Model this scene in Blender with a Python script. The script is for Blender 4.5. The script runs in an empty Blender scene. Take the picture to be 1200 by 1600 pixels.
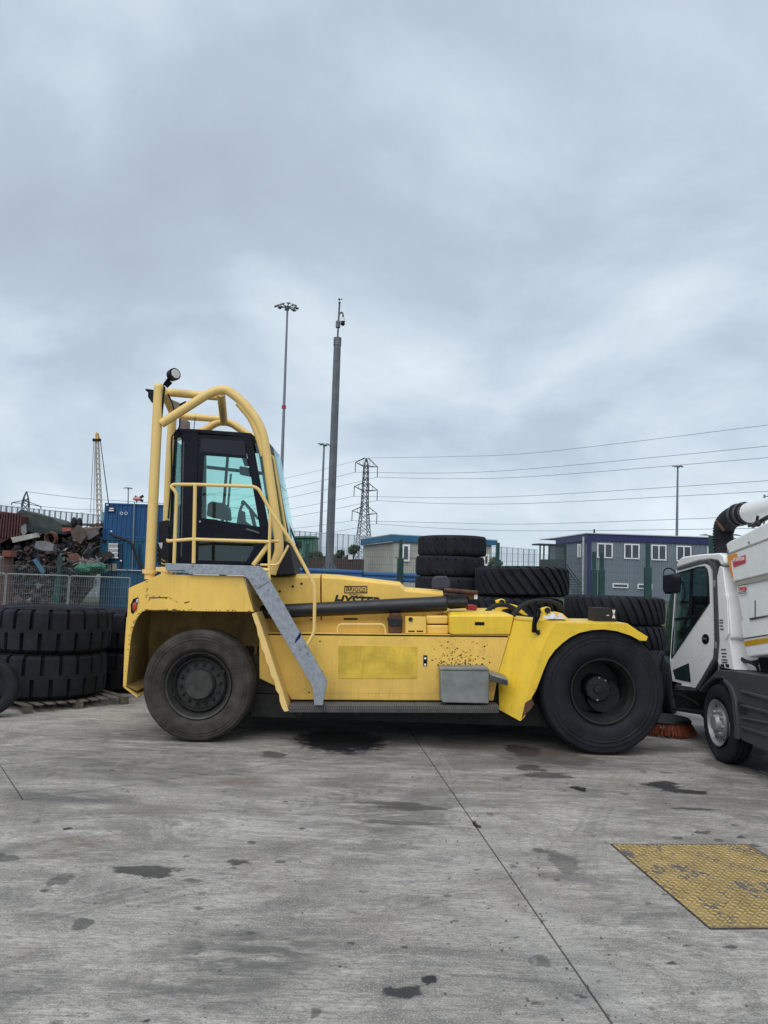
import bpy, bmesh, math, random
import numpy as np
from mathutils import Vector, Matrix
R = math.radians
rnd = random.Random(7)
S = bpy.context.scene
COL = S.collection
# ---------------------------------------------------------------- camera
TH, PH, CH, FP = R(5.2), R(1.95), 2.28, 1180.0
X_ = np.array([1, 0, 0.]); FW = np.array([0, math.cos(TH), math.sin(TH)]); U_ = np.array([0, -math.sin(TH), math.cos(TH)])
CR = math.cos(PH) * X_ + math.sin(PH) * U_
CU = -math.sin(PH) * X_ + math.cos(PH) * U_
CAM = np.array([0, 0, CH])
cd = bpy.data.cameras.new('camera'); cam = bpy.data.objects.new('camera', cd); COL.objects.link(cam)
cd.sensor_fit = 'VERTICAL'; cd.sensor_height = 36; cd.lens = 36 * FP / 1600; cd.clip_end = 6000; cd.clip_start = .05
cam.matrix_world = Matrix(((CR[0], CU[0], -FW[0], 0), (CR[1], CU[1], -FW[1], 0), (CR[2], CU[2], -FW[2], CH), (0, 0, 0, 1)))
S.camera = cam
S.view_settings.view_transform = 'Standard'; S.view_settings.look = 'None'; S.view_settings.exposure = 0.38; S.view_settings.gamma = 1
S.view_settings.use_curve_mapping = False
# ---------------------------------------------------------------- world: overcast sky
SUN_EL, SUN_AZ = R(52), R(200)      # sun direction seen from the yard (behind the camera)
W = bpy.data.worlds.new('World'); S.world = W; W.use_nodes = True
nt = W.node_tree; N = nt.nodes; L = nt.links; N.clear()
def nd(t, **k):
    n = N.new(t)
    for a, b in k.items(): setattr(n, a, b)
    return n
def mth(op, a, b=None, c=None):
    n = N.new('ShaderNodeMath'); n.operation = op
    for i, v in enumerate((a, b, c)):
        if v is None: continue
        if isinstance(v, (int, float)): n.inputs[i].default_value = v
        else: L.new(v, n.inputs[i])
    return n.outputs[0]
def srgb(r, g, b):
    f = lambda c: ((c / 255 + .055) / 1.055) ** 2.4 if c > 10 else c / 255 / 12.92
    return (f(r), f(g), f(b), 1)
out = nd('ShaderNodeOutputWorld'); bg = nd('ShaderNodeBackground'); L.new(bg.outputs[0], out.inputs[0]); bg.inputs[1].default_value = .1
sky = nd('ShaderNodeTexSky', sky_type='NISHITA', sun_disc=False, sun_elevation=SUN_EL, sun_rotation=SUN_AZ)
tc = nd('ShaderNodeTexCoord'); sp = nd('ShaderNodeSeparateXYZ'); L.new(tc.outputs['Generated'], sp.inputs[0])
zc = mth('ADD', mth('MAXIMUM', sp.outputs[2], 0.0), .42)
cb = nd('ShaderNodeCombineXYZ'); L.new(mth('DIVIDE', sp.outputs[0], zc), cb.inputs[0]); L.new(mth('DIVIDE', sp.outputs[1], zc), cb.inputs[1]); cb.inputs[2].default_value = 1.2
def noi(scale, det, rough, vec, dist=0):
    n = nd('ShaderNodeTexNoise'); n.inputs['Scale'].default_value = scale; n.inputs['Detail'].default_value = det
    n.inputs['Roughness'].default_value = rough; n.inputs['Distortion'].default_value = dist; L.new(vec, n.inputs['Vector']); return n.outputs[0]
n1 = noi(1.7, 8, .55, cb.outputs[0], .25)
n2 = noi(.45, 2, .5, cb.outputs[0], .2)
f = mth('ADD', mth('MULTIPLY', n1, .62), mth('MULTIPLY', n2, .38))
cr = nd('ShaderNodeValToRGB'); L.new(f, cr.inputs[0]); e = cr.color_ramp.elements
e[0].position = .34; e[0].color = srgb(152, 164, 180); e[1].position = .67; e[1].color = srgb(216, 225, 231)
q = e.new(.48); q.color = srgb(167, 180, 195); q = e.new(.55); q.color = srgb(185, 198, 209)
# pale band of thinner cloud low over the horizon
hz = nd('ShaderNodeMapRange'); hz.clamp = True; L.new(sp.outputs[2], hz.inputs[0]); hz.inputs[1].default_value = .24; hz.inputs[2].default_value = .0; hz.inputs[3].default_value = 0; hz.inputs[4].default_value = .5
mh = nd('ShaderNodeMixRGB'); L.new(hz.outputs[0], mh.inputs[0]); L.new(cr.outputs[0], mh.inputs[1]); mh.inputs[2].default_value = srgb(185, 201, 212)
# the underside of the dome stays dull
gain = nd('ShaderNodeMixRGB', blend_type='MULTIPLY'); gain.inputs[0].default_value = 1; L.new(mh.outputs[0], gain.inputs[1]); gain.inputs[2].default_value = (10, 10, 10, 1)
mx = nd('ShaderNodeMixRGB'); mx.inputs[0].default_value = .96; L.new(sky.outputs[0], mx.inputs[1]); L.new(gain.outputs[0], mx.inputs[2]); L.new(mx.outputs[0], bg.inputs[0])
sl = bpy.data.lights.new('sun', 'SUN'); sl.energy = 1.5; sl.angle = R(60); sl.color = (1, .97, .93)
so = bpy.data.objects.new('sun', sl); COL.objects.link(so)
sd = Vector((math.sin(SUN_AZ) * math.cos(SUN_EL), math.cos(SUN_AZ) * math.cos(SUN_EL), math.sin(SUN_EL)))
so.rotation_euler = sd.to_track_quat('Z', 'Y').to_euler(); so.location = (0, 0, 30)
# ---------------------------------------------------------------- measuring helpers
def ray(x, y): return FW + CR * (x - 600) / FP - CU * (y - 800) / FP
def G(x, y, z=0.):
    d = ray(x, y); return CAM + d * ((z - CH) / d[2])
def P(x, y, Y):
    d = ray(x, y); return CAM + d * (Y / d[1])
def PX(x, y, X):
    d = ray(x, y); return CAM + d * (X / d[0])
# ---------------------------------------------------------------- mesh builder
class MB:
    def __init__(s): s.v = []; s.f = []
    def add(s, vs, fs):
        o = len(s.v); s.v += [tuple(map(float, p)) for p in vs]; s.f += [tuple(i + o for i in f) for f in fs]; return s
    def box(s, x0, x1, y0, y1, z0, z1):
        v = [(x, y, z) for x in (x0, x1) for y in (y0, y1) for z in (z0, z1)]
        return s.add(v, [(0, 1, 3, 2), (4, 6, 7, 5), (0, 4, 5, 1), (2, 3, 7, 6), (0, 2, 6, 4), (1, 5, 7, 3)])
    def slab(s, pts, off):          # polygon of 3-D points pushed through a thickness vector
        n = len(pts); off = np.array(off, float)
        v = [tuple(p) for p in pts] + [tuple(np.array(p, float) + off) for p in pts]
        return s.add(v, [tuple(range(n)), tuple(range(2 * n - 1, n - 1, -1))] + [(i, i + n, (i + 1) % n + n, (i + 1) % n) for i in range(n)])
    def beam(s, a, b, w, h, up=(0, 0, 1)):
        a = Vector(a); b = Vector(b); d = (b - a).normalized(); u = Vector(up); sx = d.cross(u)
        if sx.length < 1e-4: sx = d.cross(Vector((1, 0, 0)))
        sx.normalize(); u = sx.cross(d)
        q = [sx * i * w / 2 + u * j * h / 2 for i, j in ((-1, -1), (1, -1), (1, 1), (-1, 1))]
        return s.add([a + t for t in q] + [b + t for t in q], [(0, 1, 2, 3), (7, 6, 5, 4), (0, 4, 5, 1), (1, 5, 6, 2), (2, 6, 7, 3), (3, 7, 4, 0)])
    def tube(s, pts, r, seg=10, r2=None):
        pts = [Vector(p) for p in pts]; n = len(pts); r2 = r if r2 is None else r2
        t0 = (pts[1] - pts[0]).normalized(); up = Vector((0, 0, 1)) if abs(t0.z) < .9 else Vector((1, 0, 0))
        vs = []; sx = t0.cross(up).normalized()
        for i, p in enumerate(pts):
            t = ((pts[min(i + 1, n - 1)] - pts[max(i - 1, 0)])).normalized()
            sx = (sx - t * sx.dot(t)).normalized(); u = t.cross(sx); rr = r + (r2 - r) * i / (n - 1)
            for k in range(seg):
                a = 2 * math.pi * k / seg; vs.append(p + sx * math.cos(a) * rr + u * math.sin(a) * rr)
        fs = [(i * seg + k, i * seg + (k + 1) % seg, (i + 1) * seg + (k + 1) % seg, (i + 1) * seg + k) for i in range(n - 1) for k in range(seg)]
        return s.add(vs, fs + [tuple(range(seg))[::-1], tuple((n - 1) * seg + k for k in range(seg))])
    def lathe(s, prof, o=(0, 0, 0), axis=(0, 1, 0), seg=48, closed=False):   # prof: (along axis, radius)
        ax = Vector(axis).normalized(); a = ax.cross(Vector((0, 0, 1)) if abs(ax.z) < .9 else Vector((1, 0, 0))).normalized(); b = ax.cross(a); o = Vector(o)
        vs = [o + ax * h + (a * math.cos(2 * math.pi * k / seg) + b * math.sin(2 * math.pi * k / seg)) * max(r, 1e-4) for h, r in prof for k in range(seg)]
        n = len(prof); rng = range(n if closed else n - 1)
        return s.add(vs, [(i * seg + k, i * seg + (k + 1) % seg, ((i + 1) % n) * seg + (k + 1) % seg, ((i + 1) % n) * seg + k) for i in rng for k in range(seg)])
    def ball(s, c, r, sc=(1, 1, 1), seg=10):
        pr = [(-math.cos(math.pi * i / seg) * r, math.sin(math.pi * i / seg) * r) for i in range(seg + 1)]
        m = MB().lathe(pr, seg=seg * 2); return s.add([(c[0] + p[0] * sc[0], c[1] + p[1] * sc[1], c[2] + p[2] * sc[2]) for p in m.v], m.f)
    def mesh(s, name, mat, loc=(0, 0, 0), smooth=True):
        me = bpy.data.meshes.new(name); me.from_pydata([(x - loc[0], y - loc[1], z - loc[2]) for x, y, z in s.v], [], s.f)
        if mat: me.materials.append(mat)
        bm = bmesh.new(); bm.from_mesh(me); bmesh.ops.recalc_face_normals(bm, faces=bm.faces); bm.to_mesh(me); bm.free()
        me.polygons.foreach_set('use_smooth', [smooth] * len(me.polygons))
        if smooth: me.set_sharp_from_angle(angle=R(35))
        return me
    def build(s, name, mat, parent=None, bevel=0, kind=None, label=None, smooth=True):
        loc = wloc(parent) if parent else (0, 0, 0)
        if not parent and s.v:
            a = np.array(s.v); loc = ((a[:, 0].min() + a[:, 0].max()) / 2, (a[:, 1].min() + a[:, 1].max()) / 2, a[:, 2].min())
        o = bpy.data.objects.new(name, s.mesh(name, mat, loc, smooth)); COL.objects.link(o)
        if parent: o.parent = parent
        else: o.location = loc
        if bevel:
            b = o.modifiers.new('bevel', 'BEVEL'); b.width = bevel; b.segments = 2; b.limit_method = 'ANGLE'; b.angle_limit = R(40)
        if kind: o['kind'] = kind
        if label: o['label'] = label
        return o
def pieces(m):
    par = list(range(len(m.v)))
    def f(i):
        while par[i] != i: par[i] = par[par[i]]; i = par[i]
        return i
    for fc in m.f:
        for k in fc[1:]: par[f(k)] = f(fc[0])
    g = {}
    for fc in m.f: g.setdefault(f(fc[0]), []).append(fc)
    out = []
    for fs in g.values():
        ids = sorted({i for fc in fs for i in fc}); mp = {i: k for k, i in enumerate(ids)}; q = MB(); q.v = [m.v[i] for i in ids]; q.f = [tuple(mp[i] for i in fc) for fc in fs]; out.append(q)
    return out
ONE = {'bracket': 'bracket', 'plug_holes': 'plug_hole', 'paint_chips': 'paint_chip', 'latch_hole': 'latch_hole', 'slots': 'slot', 'bolt_heads': 'bolt_head', 'door_hinge': 'door_hinge', 'step_ribs': 'step_rib', 'skirt_rib': 'skirt_rib', 'blue_smear': 'blue_smear', 'rear_lamp': 'rear_lamp', 'screen_pillar': 'screen_pillar', 'window_bar': 'window_bar', 'panel_lip': 'panel_lip', 'seam': 'seam'}
def wloc(o):
    v = Vector((0, 0, 0))
    while o: v += o.location; o = o.parent
    return v
def thing(name, label, cat, loc=(0, 0, 0), group=None, rot=(0, 0, 0)):
    o = bpy.data.objects.new(name, None); COL.objects.link(o); o.location = tuple(map(float, loc)); o.rotation_euler = rot
    o.empty_display_size = .3; return tag(o, label, cat, group)
def tag(o, label, cat, group=None):
    o['label'] = label; o['category'] = cat
    if group: o['group'] = group
    return o
def copy_thing(root, loc, rot, label=None, group=None):
    def cp(o, par):
        c = o.copy(); COL.objects.link(c); c.parent = par
        for ch in [x for x in o.children]: cp(ch, c)
        return c
    r = cp(root, None); r.location = loc; r.rotation_euler = rot
    if label: r['label'] = label
    if group: r['group'] = group
    return r
def fil(pts, rad, n=5):            # round the corners of a path
    pts = [Vector(p) for p in pts]; o = [pts[0]]
    for a, b, c in zip(pts, pts[1:], pts[2:]):
        u = (a - b); w = (c - b); k = min(rad, u.length * .45, w.length * .45); p = b + u.normalized() * k; q = b + w.normalized() * k
        for i in range(n + 1):
            t = i / n; o.append(p * (1 - t) ** 2 + b * 2 * t * (1 - t) + q * t * t)
    return o + [pts[-1]]
def bez(p0, p1, p2, n=12):
    p0, p1, p2 = map(Vector, (p0, p1, p2)); return [p0 * (1 - t) ** 2 + p1 * 2 * t * (1 - t) + p2 * t * t for t in [i / n for i in range(n + 1)]]
def spline(pts, n=6):
    pts = [Vector(p) for p in pts]; q = [pts[0] * 2 - pts[1]] + pts + [pts[-1] * 2 - pts[-2]]; o = []
    for i in range(1, len(q) - 2):
        for k in range(n):
            t = k / n; a, b, c, d = q[i - 1:i + 3]
            o.append(.5 * ((2 * b) + (c - a) * t + (2 * a - 5 * b + 4 * c - d) * t * t + (3 * b - a - 3 * c + d) * t ** 3))
    return o + [pts[-1]]
def text(s, size, bold=0., shear=0., sx=1.):
    c = bpy.data.curves.new('lettering', 'FONT'); c.body = s; c.size = size; c.offset = bold; c.shear = shear; c.extrude = .0015; c.align_x = 'CENTER'; c.align_y = 'CENTER'
    o = bpy.data.objects.new('tmp', c); COL.objects.link(o); me = o.to_mesh()
    v = [(p.co.x * sx, p.co.y, p.co.z) for p in me.vertices]; f = [tuple(q.vertices) for q in me.polygons]; o.to_mesh_clear(); bpy.data.objects.remove(o); return v, f
def put_text(m, s, size, org, ex, ey, **k):
    v, f = text(s, size, **k); org, ex, ey = Vector(org), Vector(ex).normalized(), Vector(ey).normalized(); ez = ex.cross(ey)
    return m.add([org + ex * a + ey * b + ez * c for a, b, c in v], f)
# ---------------------------------------------------------------- materials
def mat(name, col, rough=.6, metal=0., var=.12, scale=3., bump=0., bscale=40., spots=None, streak=0., dirt=None, coat=0., spec=.5, splash=None):
    m = bpy.data.materials.new(name); m.use_nodes = True; t = m.node_tree; n = t.nodes; l = t.links; b = n['Principled BSDF']
    b.inputs['Roughness'].default_value = rough; b.inputs['Metallic'].default_value = metal; b.inputs['Coat Weight'].default_value = coat; b.inputs['Specular IOR Level'].default_value = spec
    t_ = n.new('ShaderNodeTexCoord'); vec = t_.outputs['Object']
    def noise(sc, det=5, ro=.6, v=vec, ds=0):
        q = n.new('ShaderNodeTexNoise'); q.inputs['Scale'].default_value = sc; q.inputs['Detail'].default_value = det; q.inputs['Roughness'].default_value = ro; q.inputs['Distortion'].default_value = ds; l.new(v, q.inputs['Vector']); return q.outputs[0]
    def ramp(v, a, b_, lo=0., hi=1.):
        q = n.new('ShaderNodeMapRange'); q.inputs[1].default_value = a; q.inputs[2].default_value = b_; q.inputs[3].default_value = lo; q.inputs[4].default_value = hi; l.new(v, q.inputs[0]); return q.outputs[0]
    def mix(f, a, c, mode='MIX'):
        q = n.new('ShaderNodeMixRGB'); q.blend_type = mode
        for i, x in enumerate((f, a, c)):
            if isinstance(x, (int, float)): q.inputs[i].default_value = x
            elif isinstance(x, tuple): q.inputs[i].default_value = x if len(x) == 4 else (*x, 1)
            else: l.new(x, q.inputs[i])
        return q.outputs[0]
    c = tuple(col[:3])
    cur = mix(ramp(noise(scale), .3, .7), tuple(x * (1 - var) for x in c), tuple(min(1, x * (1 + var)) for x in c))
    if streak:
        mp = n.new('ShaderNodeMapping'); mp.inputs['Scale'].default_value = (8, 8, .6); l.new(vec, mp.inputs[0])
        cur = mix(ramp(noise(1.6, 6, .72, mp.outputs[0]), .5, .80, 0, streak), cur, dirt or (.06, .05, .03))
    if splash:                     # mud and grime thrown up on the low parts: (height, amount, colour)
        se = n.new('ShaderNodeSeparateXYZ'); l.new(vec, se.inputs[0]); mm = n.new('ShaderNodeMath'); mm.operation = 'MULTIPLY'; l.new(ramp(se.outputs[2], splash[0], .3, 0, 1), mm.inputs[0]); l.new(ramp(noise(5, 7, .75), .36, .66, 0, splash[1]), mm.inputs[1]); cur = mix(mm.outputs[0], cur, splash[2])
        cur = mix(ramp(noise(2.2, 8, .78, ds=.6), .54, .72, 0, .35), cur, splash[2])
    if spots:                      # chips and scabs through the paint: (amount 0..1, colour)
        am, sc_, scl = spots
        a = ramp(noise(scl, 9, .82), .745 - am * .12, .775 - am * .12); cur = mix(a, cur, sc_)
        g2 = ramp(noise(scl * 5, 3, .6), .74 - am * .05, .76 - am * .05); cur = mix(g2, cur, sc_)
    l.new(cur, b.inputs['Base Color'])
    l.new(ramp(noise(scale * 2.3), .3, .7, max(rough - .1, .02), min(rough + .1, 1)), b.inputs['Roughness'])
    if bump:
        bp = n.new('ShaderNodeBump'); bp.inputs['Strength'].default_value = bump; bp.inputs['Distance'].default_value = .02; l.new(noise(bscale, 4, .6), bp.inputs['Height']); l.new(bp.outputs[0], b.inputs['Normal'])
    m['h'] = 1
    return m
def glass(name, tint, refl=.12, haze=0.):
    m = bpy.data.materials.new(name); m.use_nodes = True; t = m.node_tree; n = t.nodes; l = t.links; n.clear()
    o = n.new('ShaderNodeOutputMaterial'); tr = n.new('ShaderNodeBsdfTransparent'); tr.inputs[0].default_value = (*tint, 1); gl = n.new('ShaderNodeBsdfGlossy'); gl.inputs['Roughness'].default_value = .03; gl.inputs[0].default_value = (.85, .95, .95, 1)
    lw = n.new('ShaderNodeLayerWeight'); lw.inputs[0].default_value = .25; mr = n.new('ShaderNodeMapRange'); mr.inputs[3].default_value = refl; mr.inputs[4].default_value = .8; l.new(lw.outputs['Fresnel'], mr.inputs[0])
    mx = n.new('ShaderNodeMixShader'); l.new(mr.outputs[0], mx.inputs[0]); l.new(tr.outputs[0], mx.inputs[1]); l.new(gl.outputs[0], mx.inputs[2]); l.new(mx.outputs[0], o.inputs[0]); return m
YEL_P = mat('faded_yellow', (.87, .56, .115), .40, var=.10, scale=1.4, spots=(.6, (.12, .065, .02), 8), streak=.4, dirt=(.46, .32, .10), bump=.05, splash=(1.15, .55, (.36, .25, .10)))
YEL_S = mat('strong_yellow', (.86, .57, .04), .38, var=.07, scale=1.2, spots=(.6, (.09, .05, .02), 9), streak=.45, dirt=(.46, .30, .05), bump=.05, splash=(1.0, .5, (.36, .25, .06)))
YEL_T = mat('tube_yellow', (.82, .57, .20), .42, var=.05, scale=2, spots=(.55, (.12, .07, .03), 12), streak=.3, dirt=(.45, .33, .13))
YEL_D = mat('patch_yellow', (.68, .46, .05), .55, var=.22, scale=5, streak=.6, dirt=(.36, .25, .05), spots=(.8, (.25, .17, .03), 10), bump=.3, bscale=20)
GALV = mat('galvanised_steel', (.34, .37, .41), .48, .55, var=.25, scale=16, bump=.06, spots=(.2, (.05, .06, .12), 6))
GREYM = mat('dull_grey_metal', (.24, .25, .24), .5, .4, var=.22, scale=5, bump=.15, bscale=12, spots=(.35, (.1, .08, .06), 9))
BLK = mat('black_paint', (.005, .007, .013), .32, var=.4, scale=4, spec=.22, streak=.3, dirt=(.014, .016, .02))
BLKM = mat('black_matt', (.012, .013, .017), .8, var=.3, scale=6, bump=.1)
CYLB = mat('black_cylinder', (.012, .013, .016), .42, var=.3, scale=3, streak=.2, dirt=(.04, .04, .04))
OILY = mat('oily_dark_steel', (.013, .0125, .012), .6, .2, var=.5, scale=8, bump=.3)
RUST = mat('rusty_steel', (.10, .045, .025), .85, var=.5, scale=9, bump=.4)
RUBB = mat('tyre_rubber', (.014, .016, .021), .82, spots=(1.1, (.034, .034, .034), 2.2), var=.45, scale=3, bump=.25, bscale=60, dirt=(.06, .06, .06), streak=.12, spec=.25)
RUBD = mat('dusty_tyre_rubber', (.050, .045, .038), .88, var=.5, scale=4.5, bump=.4, bscale=50, spots=(.9, (.085, .077, .062), 5), spec=.25)
RUBF = mat('worn_tyre_rubber', (.014, .015, .020), .7, var=.45, scale=3.5, bump=.2, bscale=50, spots=(.5, (.035, .034, .032), 5), spec=.25)
WOOD = mat('grey_wood', (.13, .115, .095), .85, var=.4, scale=9, bump=.4)
WHT = mat('white_paint', (.86, .86, .85), .3, var=.03, scale=2, streak=.2, dirt=(.45, .44, .42), coat=.2)
GPL = mat('grey_plastic', (.055, .057, .063), .5, var=.15, scale=6, bump=.1, streak=.15, dirt=(.09, .085, .08))
RED = mat('red_plastic', (.5, .03, .03), .35); ORG = mat('orange_print', (.75, .28, .02), .4); AMB = mat('amber_print', (.55, .3, .01), .4)
INKB = mat('black_ink', (.012, .012, .012), .5); INKR = mat('red_ink', (.55, .04, .06), .5); INKW = mat('white_ink', (.8, .8, .8), .5)
LIT = mat('lamp_glass', (.55, .55, .52), .2)
SIL = mat('silver_rim', (.33, .33, .33), .5, .5, var=.2, scale=20)
BRIS = mat('orange_bristle', (.20, .045, .02), .9, var=.4, scale=30)
GRN = mat('fence_green', (.008, .045, .042), .5, var=.2)
WIRE = mat('fence_wire', (.09, .12, .13), .5, .2)
GTEAL = glass('teal_glass', (.82, .965, .94), .05)
GDARK = glass('dark_glass', (.42, .55, .53), .06)
GSWP = glass('sweeper_glass', (.78, .90, .88), .10)
# ---------------------------------------------------------------- the yard: concrete bays cut by joints
def concrete():
    m = bpy.data.materials.new('yard_concrete'); m.use_nodes = True; t = m.node_tree; n = t.nodes; l = t.links; b = n['Principled BSDF']
    g = n.new('ShaderNodeNewGeometry'); pos = g.outputs['Position']
    def mp(s, rz=.10):
        q = n.new('ShaderNodeMapping'); q.inputs['Scale'].default_value = s; q.inputs['Rotation'].default_value = (0, 0, rz); l.new(pos, q.inputs[0]); return q.outputs[0]
    def noise(sc, det=5, ro=.6, v=pos, ds=0):
        q = n.new('ShaderNodeTexNoise'); q.inputs['Scale'].default_value = sc; q.inputs['Detail'].default_value = det; q.inputs['Roughness'].default_value = ro; q.inputs['Distortion'].default_value = ds; l.new(v, q.inputs['Vector']); return q.outputs[0]
    def ramp(v, a, b_, lo=0., hi=1.):
        q = n.new('ShaderNodeMapRange'); q.inputs[1].default_value = a; q.inputs[2].default_value = b_; q.inputs[3].default_value = lo; q.inputs[4].default_value = hi; l.new(v, q.inputs[0]); return q.outputs[0]
    def mix(f, a, c, mode='MIX'):
        q = n.new('ShaderNodeMixRGB'); q.blend_type = mode
        for i, x in enumerate((f, a, c)):
            if isinstance(x, (int, float)): q.inputs[i].default_value = x
            elif isinstance(x, tuple): q.inputs[i].default_value = (*x, 1)
            else: l.new(x, q.inputs[i])
        return q.outputs[0]
    def M(op, a, b_):
        q = n.new('ShaderNodeMath'); q.operation = op
        for i, x in enumerate((a, b_)):
            if isinstance(x, (int, float)): q.inputs[i].default_value = x
            else: l.new(x, q.inputs[i])
        return q.outputs[0]
    def attr(nm):
        q = n.new('ShaderNodeAttribute'); q.attribute_name = nm; return q.outputs['Fac']
    big = noise(.55, 6, .62, mp((.6, 1, 1)), .6); med = noise(2.2, 8, .68, mp((.5, 1.3, 1)), .5); fine = noise(28, 6, .7, mp((.6, 1.2, 1)))
    broom = noise(1, 3, .6, mp((2.5, 130, 1))); wav = noise(1, 4, .6, mp((.7, 14, 1)), .4)
    c = mix(ramp(big, .42, .57), (.255, .230, .200), (.435, .40, .352))
    c = mix(ramp(med, .47, .62, 0, .75), c, (.545, .50, .445))
    c = mix(ramp(noise(.8, 9, .78, mp((.4, 1.2, 1), .35), .9), .50, .62, 0, .6), c, (.66, .61, .54))
    c = mix(ramp(noise(1.3, 8, .74, mp((.6, 1.1, 1), .5), .8), .50, .62, 0, .75), c, (.135, .124, .112))
    c = mix(ramp(noise(4.5, 8, .8, mp((.45, 1.5, 1), -.2), .6), .50, .62, 0, .55), c, (.165, .16, .152))
    c = mix(ramp(wav, .50, .68, 0, .28), c, (.165, .16, .153))
    c = mix(ramp(noise(.9, 5, .65, mp((1, 1, 1), 1.1)), .56, .68, 0, .35), c, (.23, .17, .12))
    c = mix(ramp(fine, .46, .60, 0, .55), c, (.15, .146, .138))
    c = mix(ramp(noise(75, 3, .6), .54, .64, 0, .5), c, (.62, .61, .58))
    c = mix(ramp(noise(110, 3, .7), .56, .62, 0, .6), c, (.09, .087, .082))
    c = mix(M('MULTIPLY', ramp(broom, .50, .60, 0, .5), ramp(med, .35, .6, .3, 1)), c, (.13, .126, .118))
    spk = noise(13, 5, .8); c = mix(ramp(spk, .64, .67, 0, .85), c, (.06, .056, .05))
    c = mix(M('MULTIPLY', attr('band'), .5), c, (.34, .335, .325))
    brk = noise(9, 6, .7, mp((.7, 1, 1), .3), .6)
    st = attr('stain'); s2 = ramp(M('ADD', st, M('ADD', M('MULTIPLY', M('SUBTRACT', brk, .5), .8), M('MULTIPLY', M('SUBTRACT', noise(40, 4, .7), .5), .8))), .30, .58)
    soft = attr('soft')
    s3 = M('MULTIPLY', soft, ramp(noise(5, 7, .7, mp((.4, 1.4, 1)), .7), .36, .54))
    c = mix(M('MINIMUM', s3, 1.), c, (.085, .081, .078))
    dk = attr('dark'); c = mix(M('MULTIPLY', s2, dk), c, (.017, .016, .018))
    c = mix(M('MULTIPLY', attr('brown'), ramp(brk, .3, .65, .2, .9)), c, (.13, .085, .06))
    l.new(c, b.inputs['Base Color'])
    l.new(M('SUBTRACT', ramp(med, .3, .7, .80, .95), M('MULTIPLY', M('MULTIPLY', s2, dk), .38)), b.inputs['Roughness']); b.inputs['Specular IOR Level'].default_value = .3
    bp = n.new('ShaderNodeBump'); bp.inputs['Strength'].default_value = .5; bp.inputs['Distance'].default_value = .012
    l.new(M('ADD', M('ADD', M('MULTIPLY', fine, .5), M('MULTIPLY', broom, .5)), M('MULTIPLY', med, .6)), bp.inputs['Height']); l.new(bp.outputs[0], b.inputs['Normal'])
    return m
CONC = concrete()
STN = []      # kind, centre, radii, angle, strength
def blob(kind, px, py, rx, ry, s):
    c = G(px, py); a = abs(G(px + rx, py)[0] - c[0]); b = abs(G(px, py - ry)[1] - G(px, py + ry)[1]) / 2
    STN.append((kind, c[0], c[1], a, b, s))
for a in [(535, 1157, 84, 17, 1.), (225, 1361, 54, 8, .8), (372, 1346, 24, 4, .75), (106, 1295, 9, 3, .9), (637, 1550, 34, 12, .85), (669, 1530, 14, 6, .95),
          (1050, 1504, 11, 4, .8), (1035, 1226, 40, 5, .9), (1070, 1236, 30, 4, .9), (1080, 1264, 45, 2, .7), (850, 1211, 44, 4, .75), (830, 1200, 24, 5, .7), (905, 1232, 10, 4, .95),
          (228, 1596, 8, 4, .9), (95, 1375, 16, 14, .5), (125, 1443, 20, 9, .6), (878, 1345, 22, 22, .45), (843, 1330, 9, 4, .6), (8, 1341, 26, 6, .6), (490, 1583, 10, 12, .6), (848, 1504, 16, 12, .5),
          (745, 1290, 5, 5, 1), (300, 1376, 16, 4, .5), (440, 1346, 14, 3, .6), (1095, 1300, 14, 3, .7), (820, 1172, 26, 8, .8), (865, 1184, 70, 11, .5), (1150, 1195, 60, 14, .55), (430, 1178, 24, 5, .6), (1040, 1170, 40, 4, .4),
          (600, 1255, 60, 3, .5), (640, 1262, 50, 4, .55), (615, 1285, 70, 4, .5), (70, 1391, 9, 3, .7), (310, 1420, 9, 3, .6), (200, 1415, 8, 2, .8), (760, 1420, 8, 2, .7), (700, 1400, 6, 2, .6), (1140, 1480, 12, 3, .7), (1075, 1478, 9, 3, .7), (632, 1480, 8, 3, .7), (666, 1404, 12, 2, .6)]: blob('dark', *a)
for a in [(400, 1488, 135, 36, .75), (300, 1545, 120, 26, .55), (60, 1540, 120, 40, .4), (100, 1243, 110, 12, .6), (560, 1223, 90, 8, .5), (620, 1275, 90, 34, .6), (740, 1250, 110, 22, .5), (900, 1190, 160, 14, .5), (250, 1200, 170, 22, .4),
          (330, 1205, 60, 10, .6), (690, 1150, 260, 30, .5), (250, 1150, 160, 16, .55), (880, 1350, 60, 30, .4), (530, 1180, 170, 20, .5), (980, 1240, 180, 20, .4), (120, 1330, 120, 16, .35), (60, 1180, 90, 18, .35), (1000, 1420, 60, 30, .35), (850, 1560, 90, 40, .25)]: blob('soft', *a)
for a in [(395, 1222, 45, 12, .8), (130, 1313, 40, 7, .7), (860, 1175, 90, 12, .6), (730, 1170, 60, 8, .6), (810, 1413, 16, 12, .45), (845, 1368, 18, 8, .35), (200, 1180, 90, 10, .4)]: blob('brown', *a)
sr = random.Random(3)
for i in range(150):
    px = sr.uniform(-20, 1220); py = 1190 + 410 * sr.random() ** 1.3; s_ = sr.choice([1.5, 2, 2.5, 3.5, 5]); blob('dark', px, py, s_ * 1.5, s_ * .5, sr.uniform(.3, .75))
MK = []      # tread prints: line, half width, pitch
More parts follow.
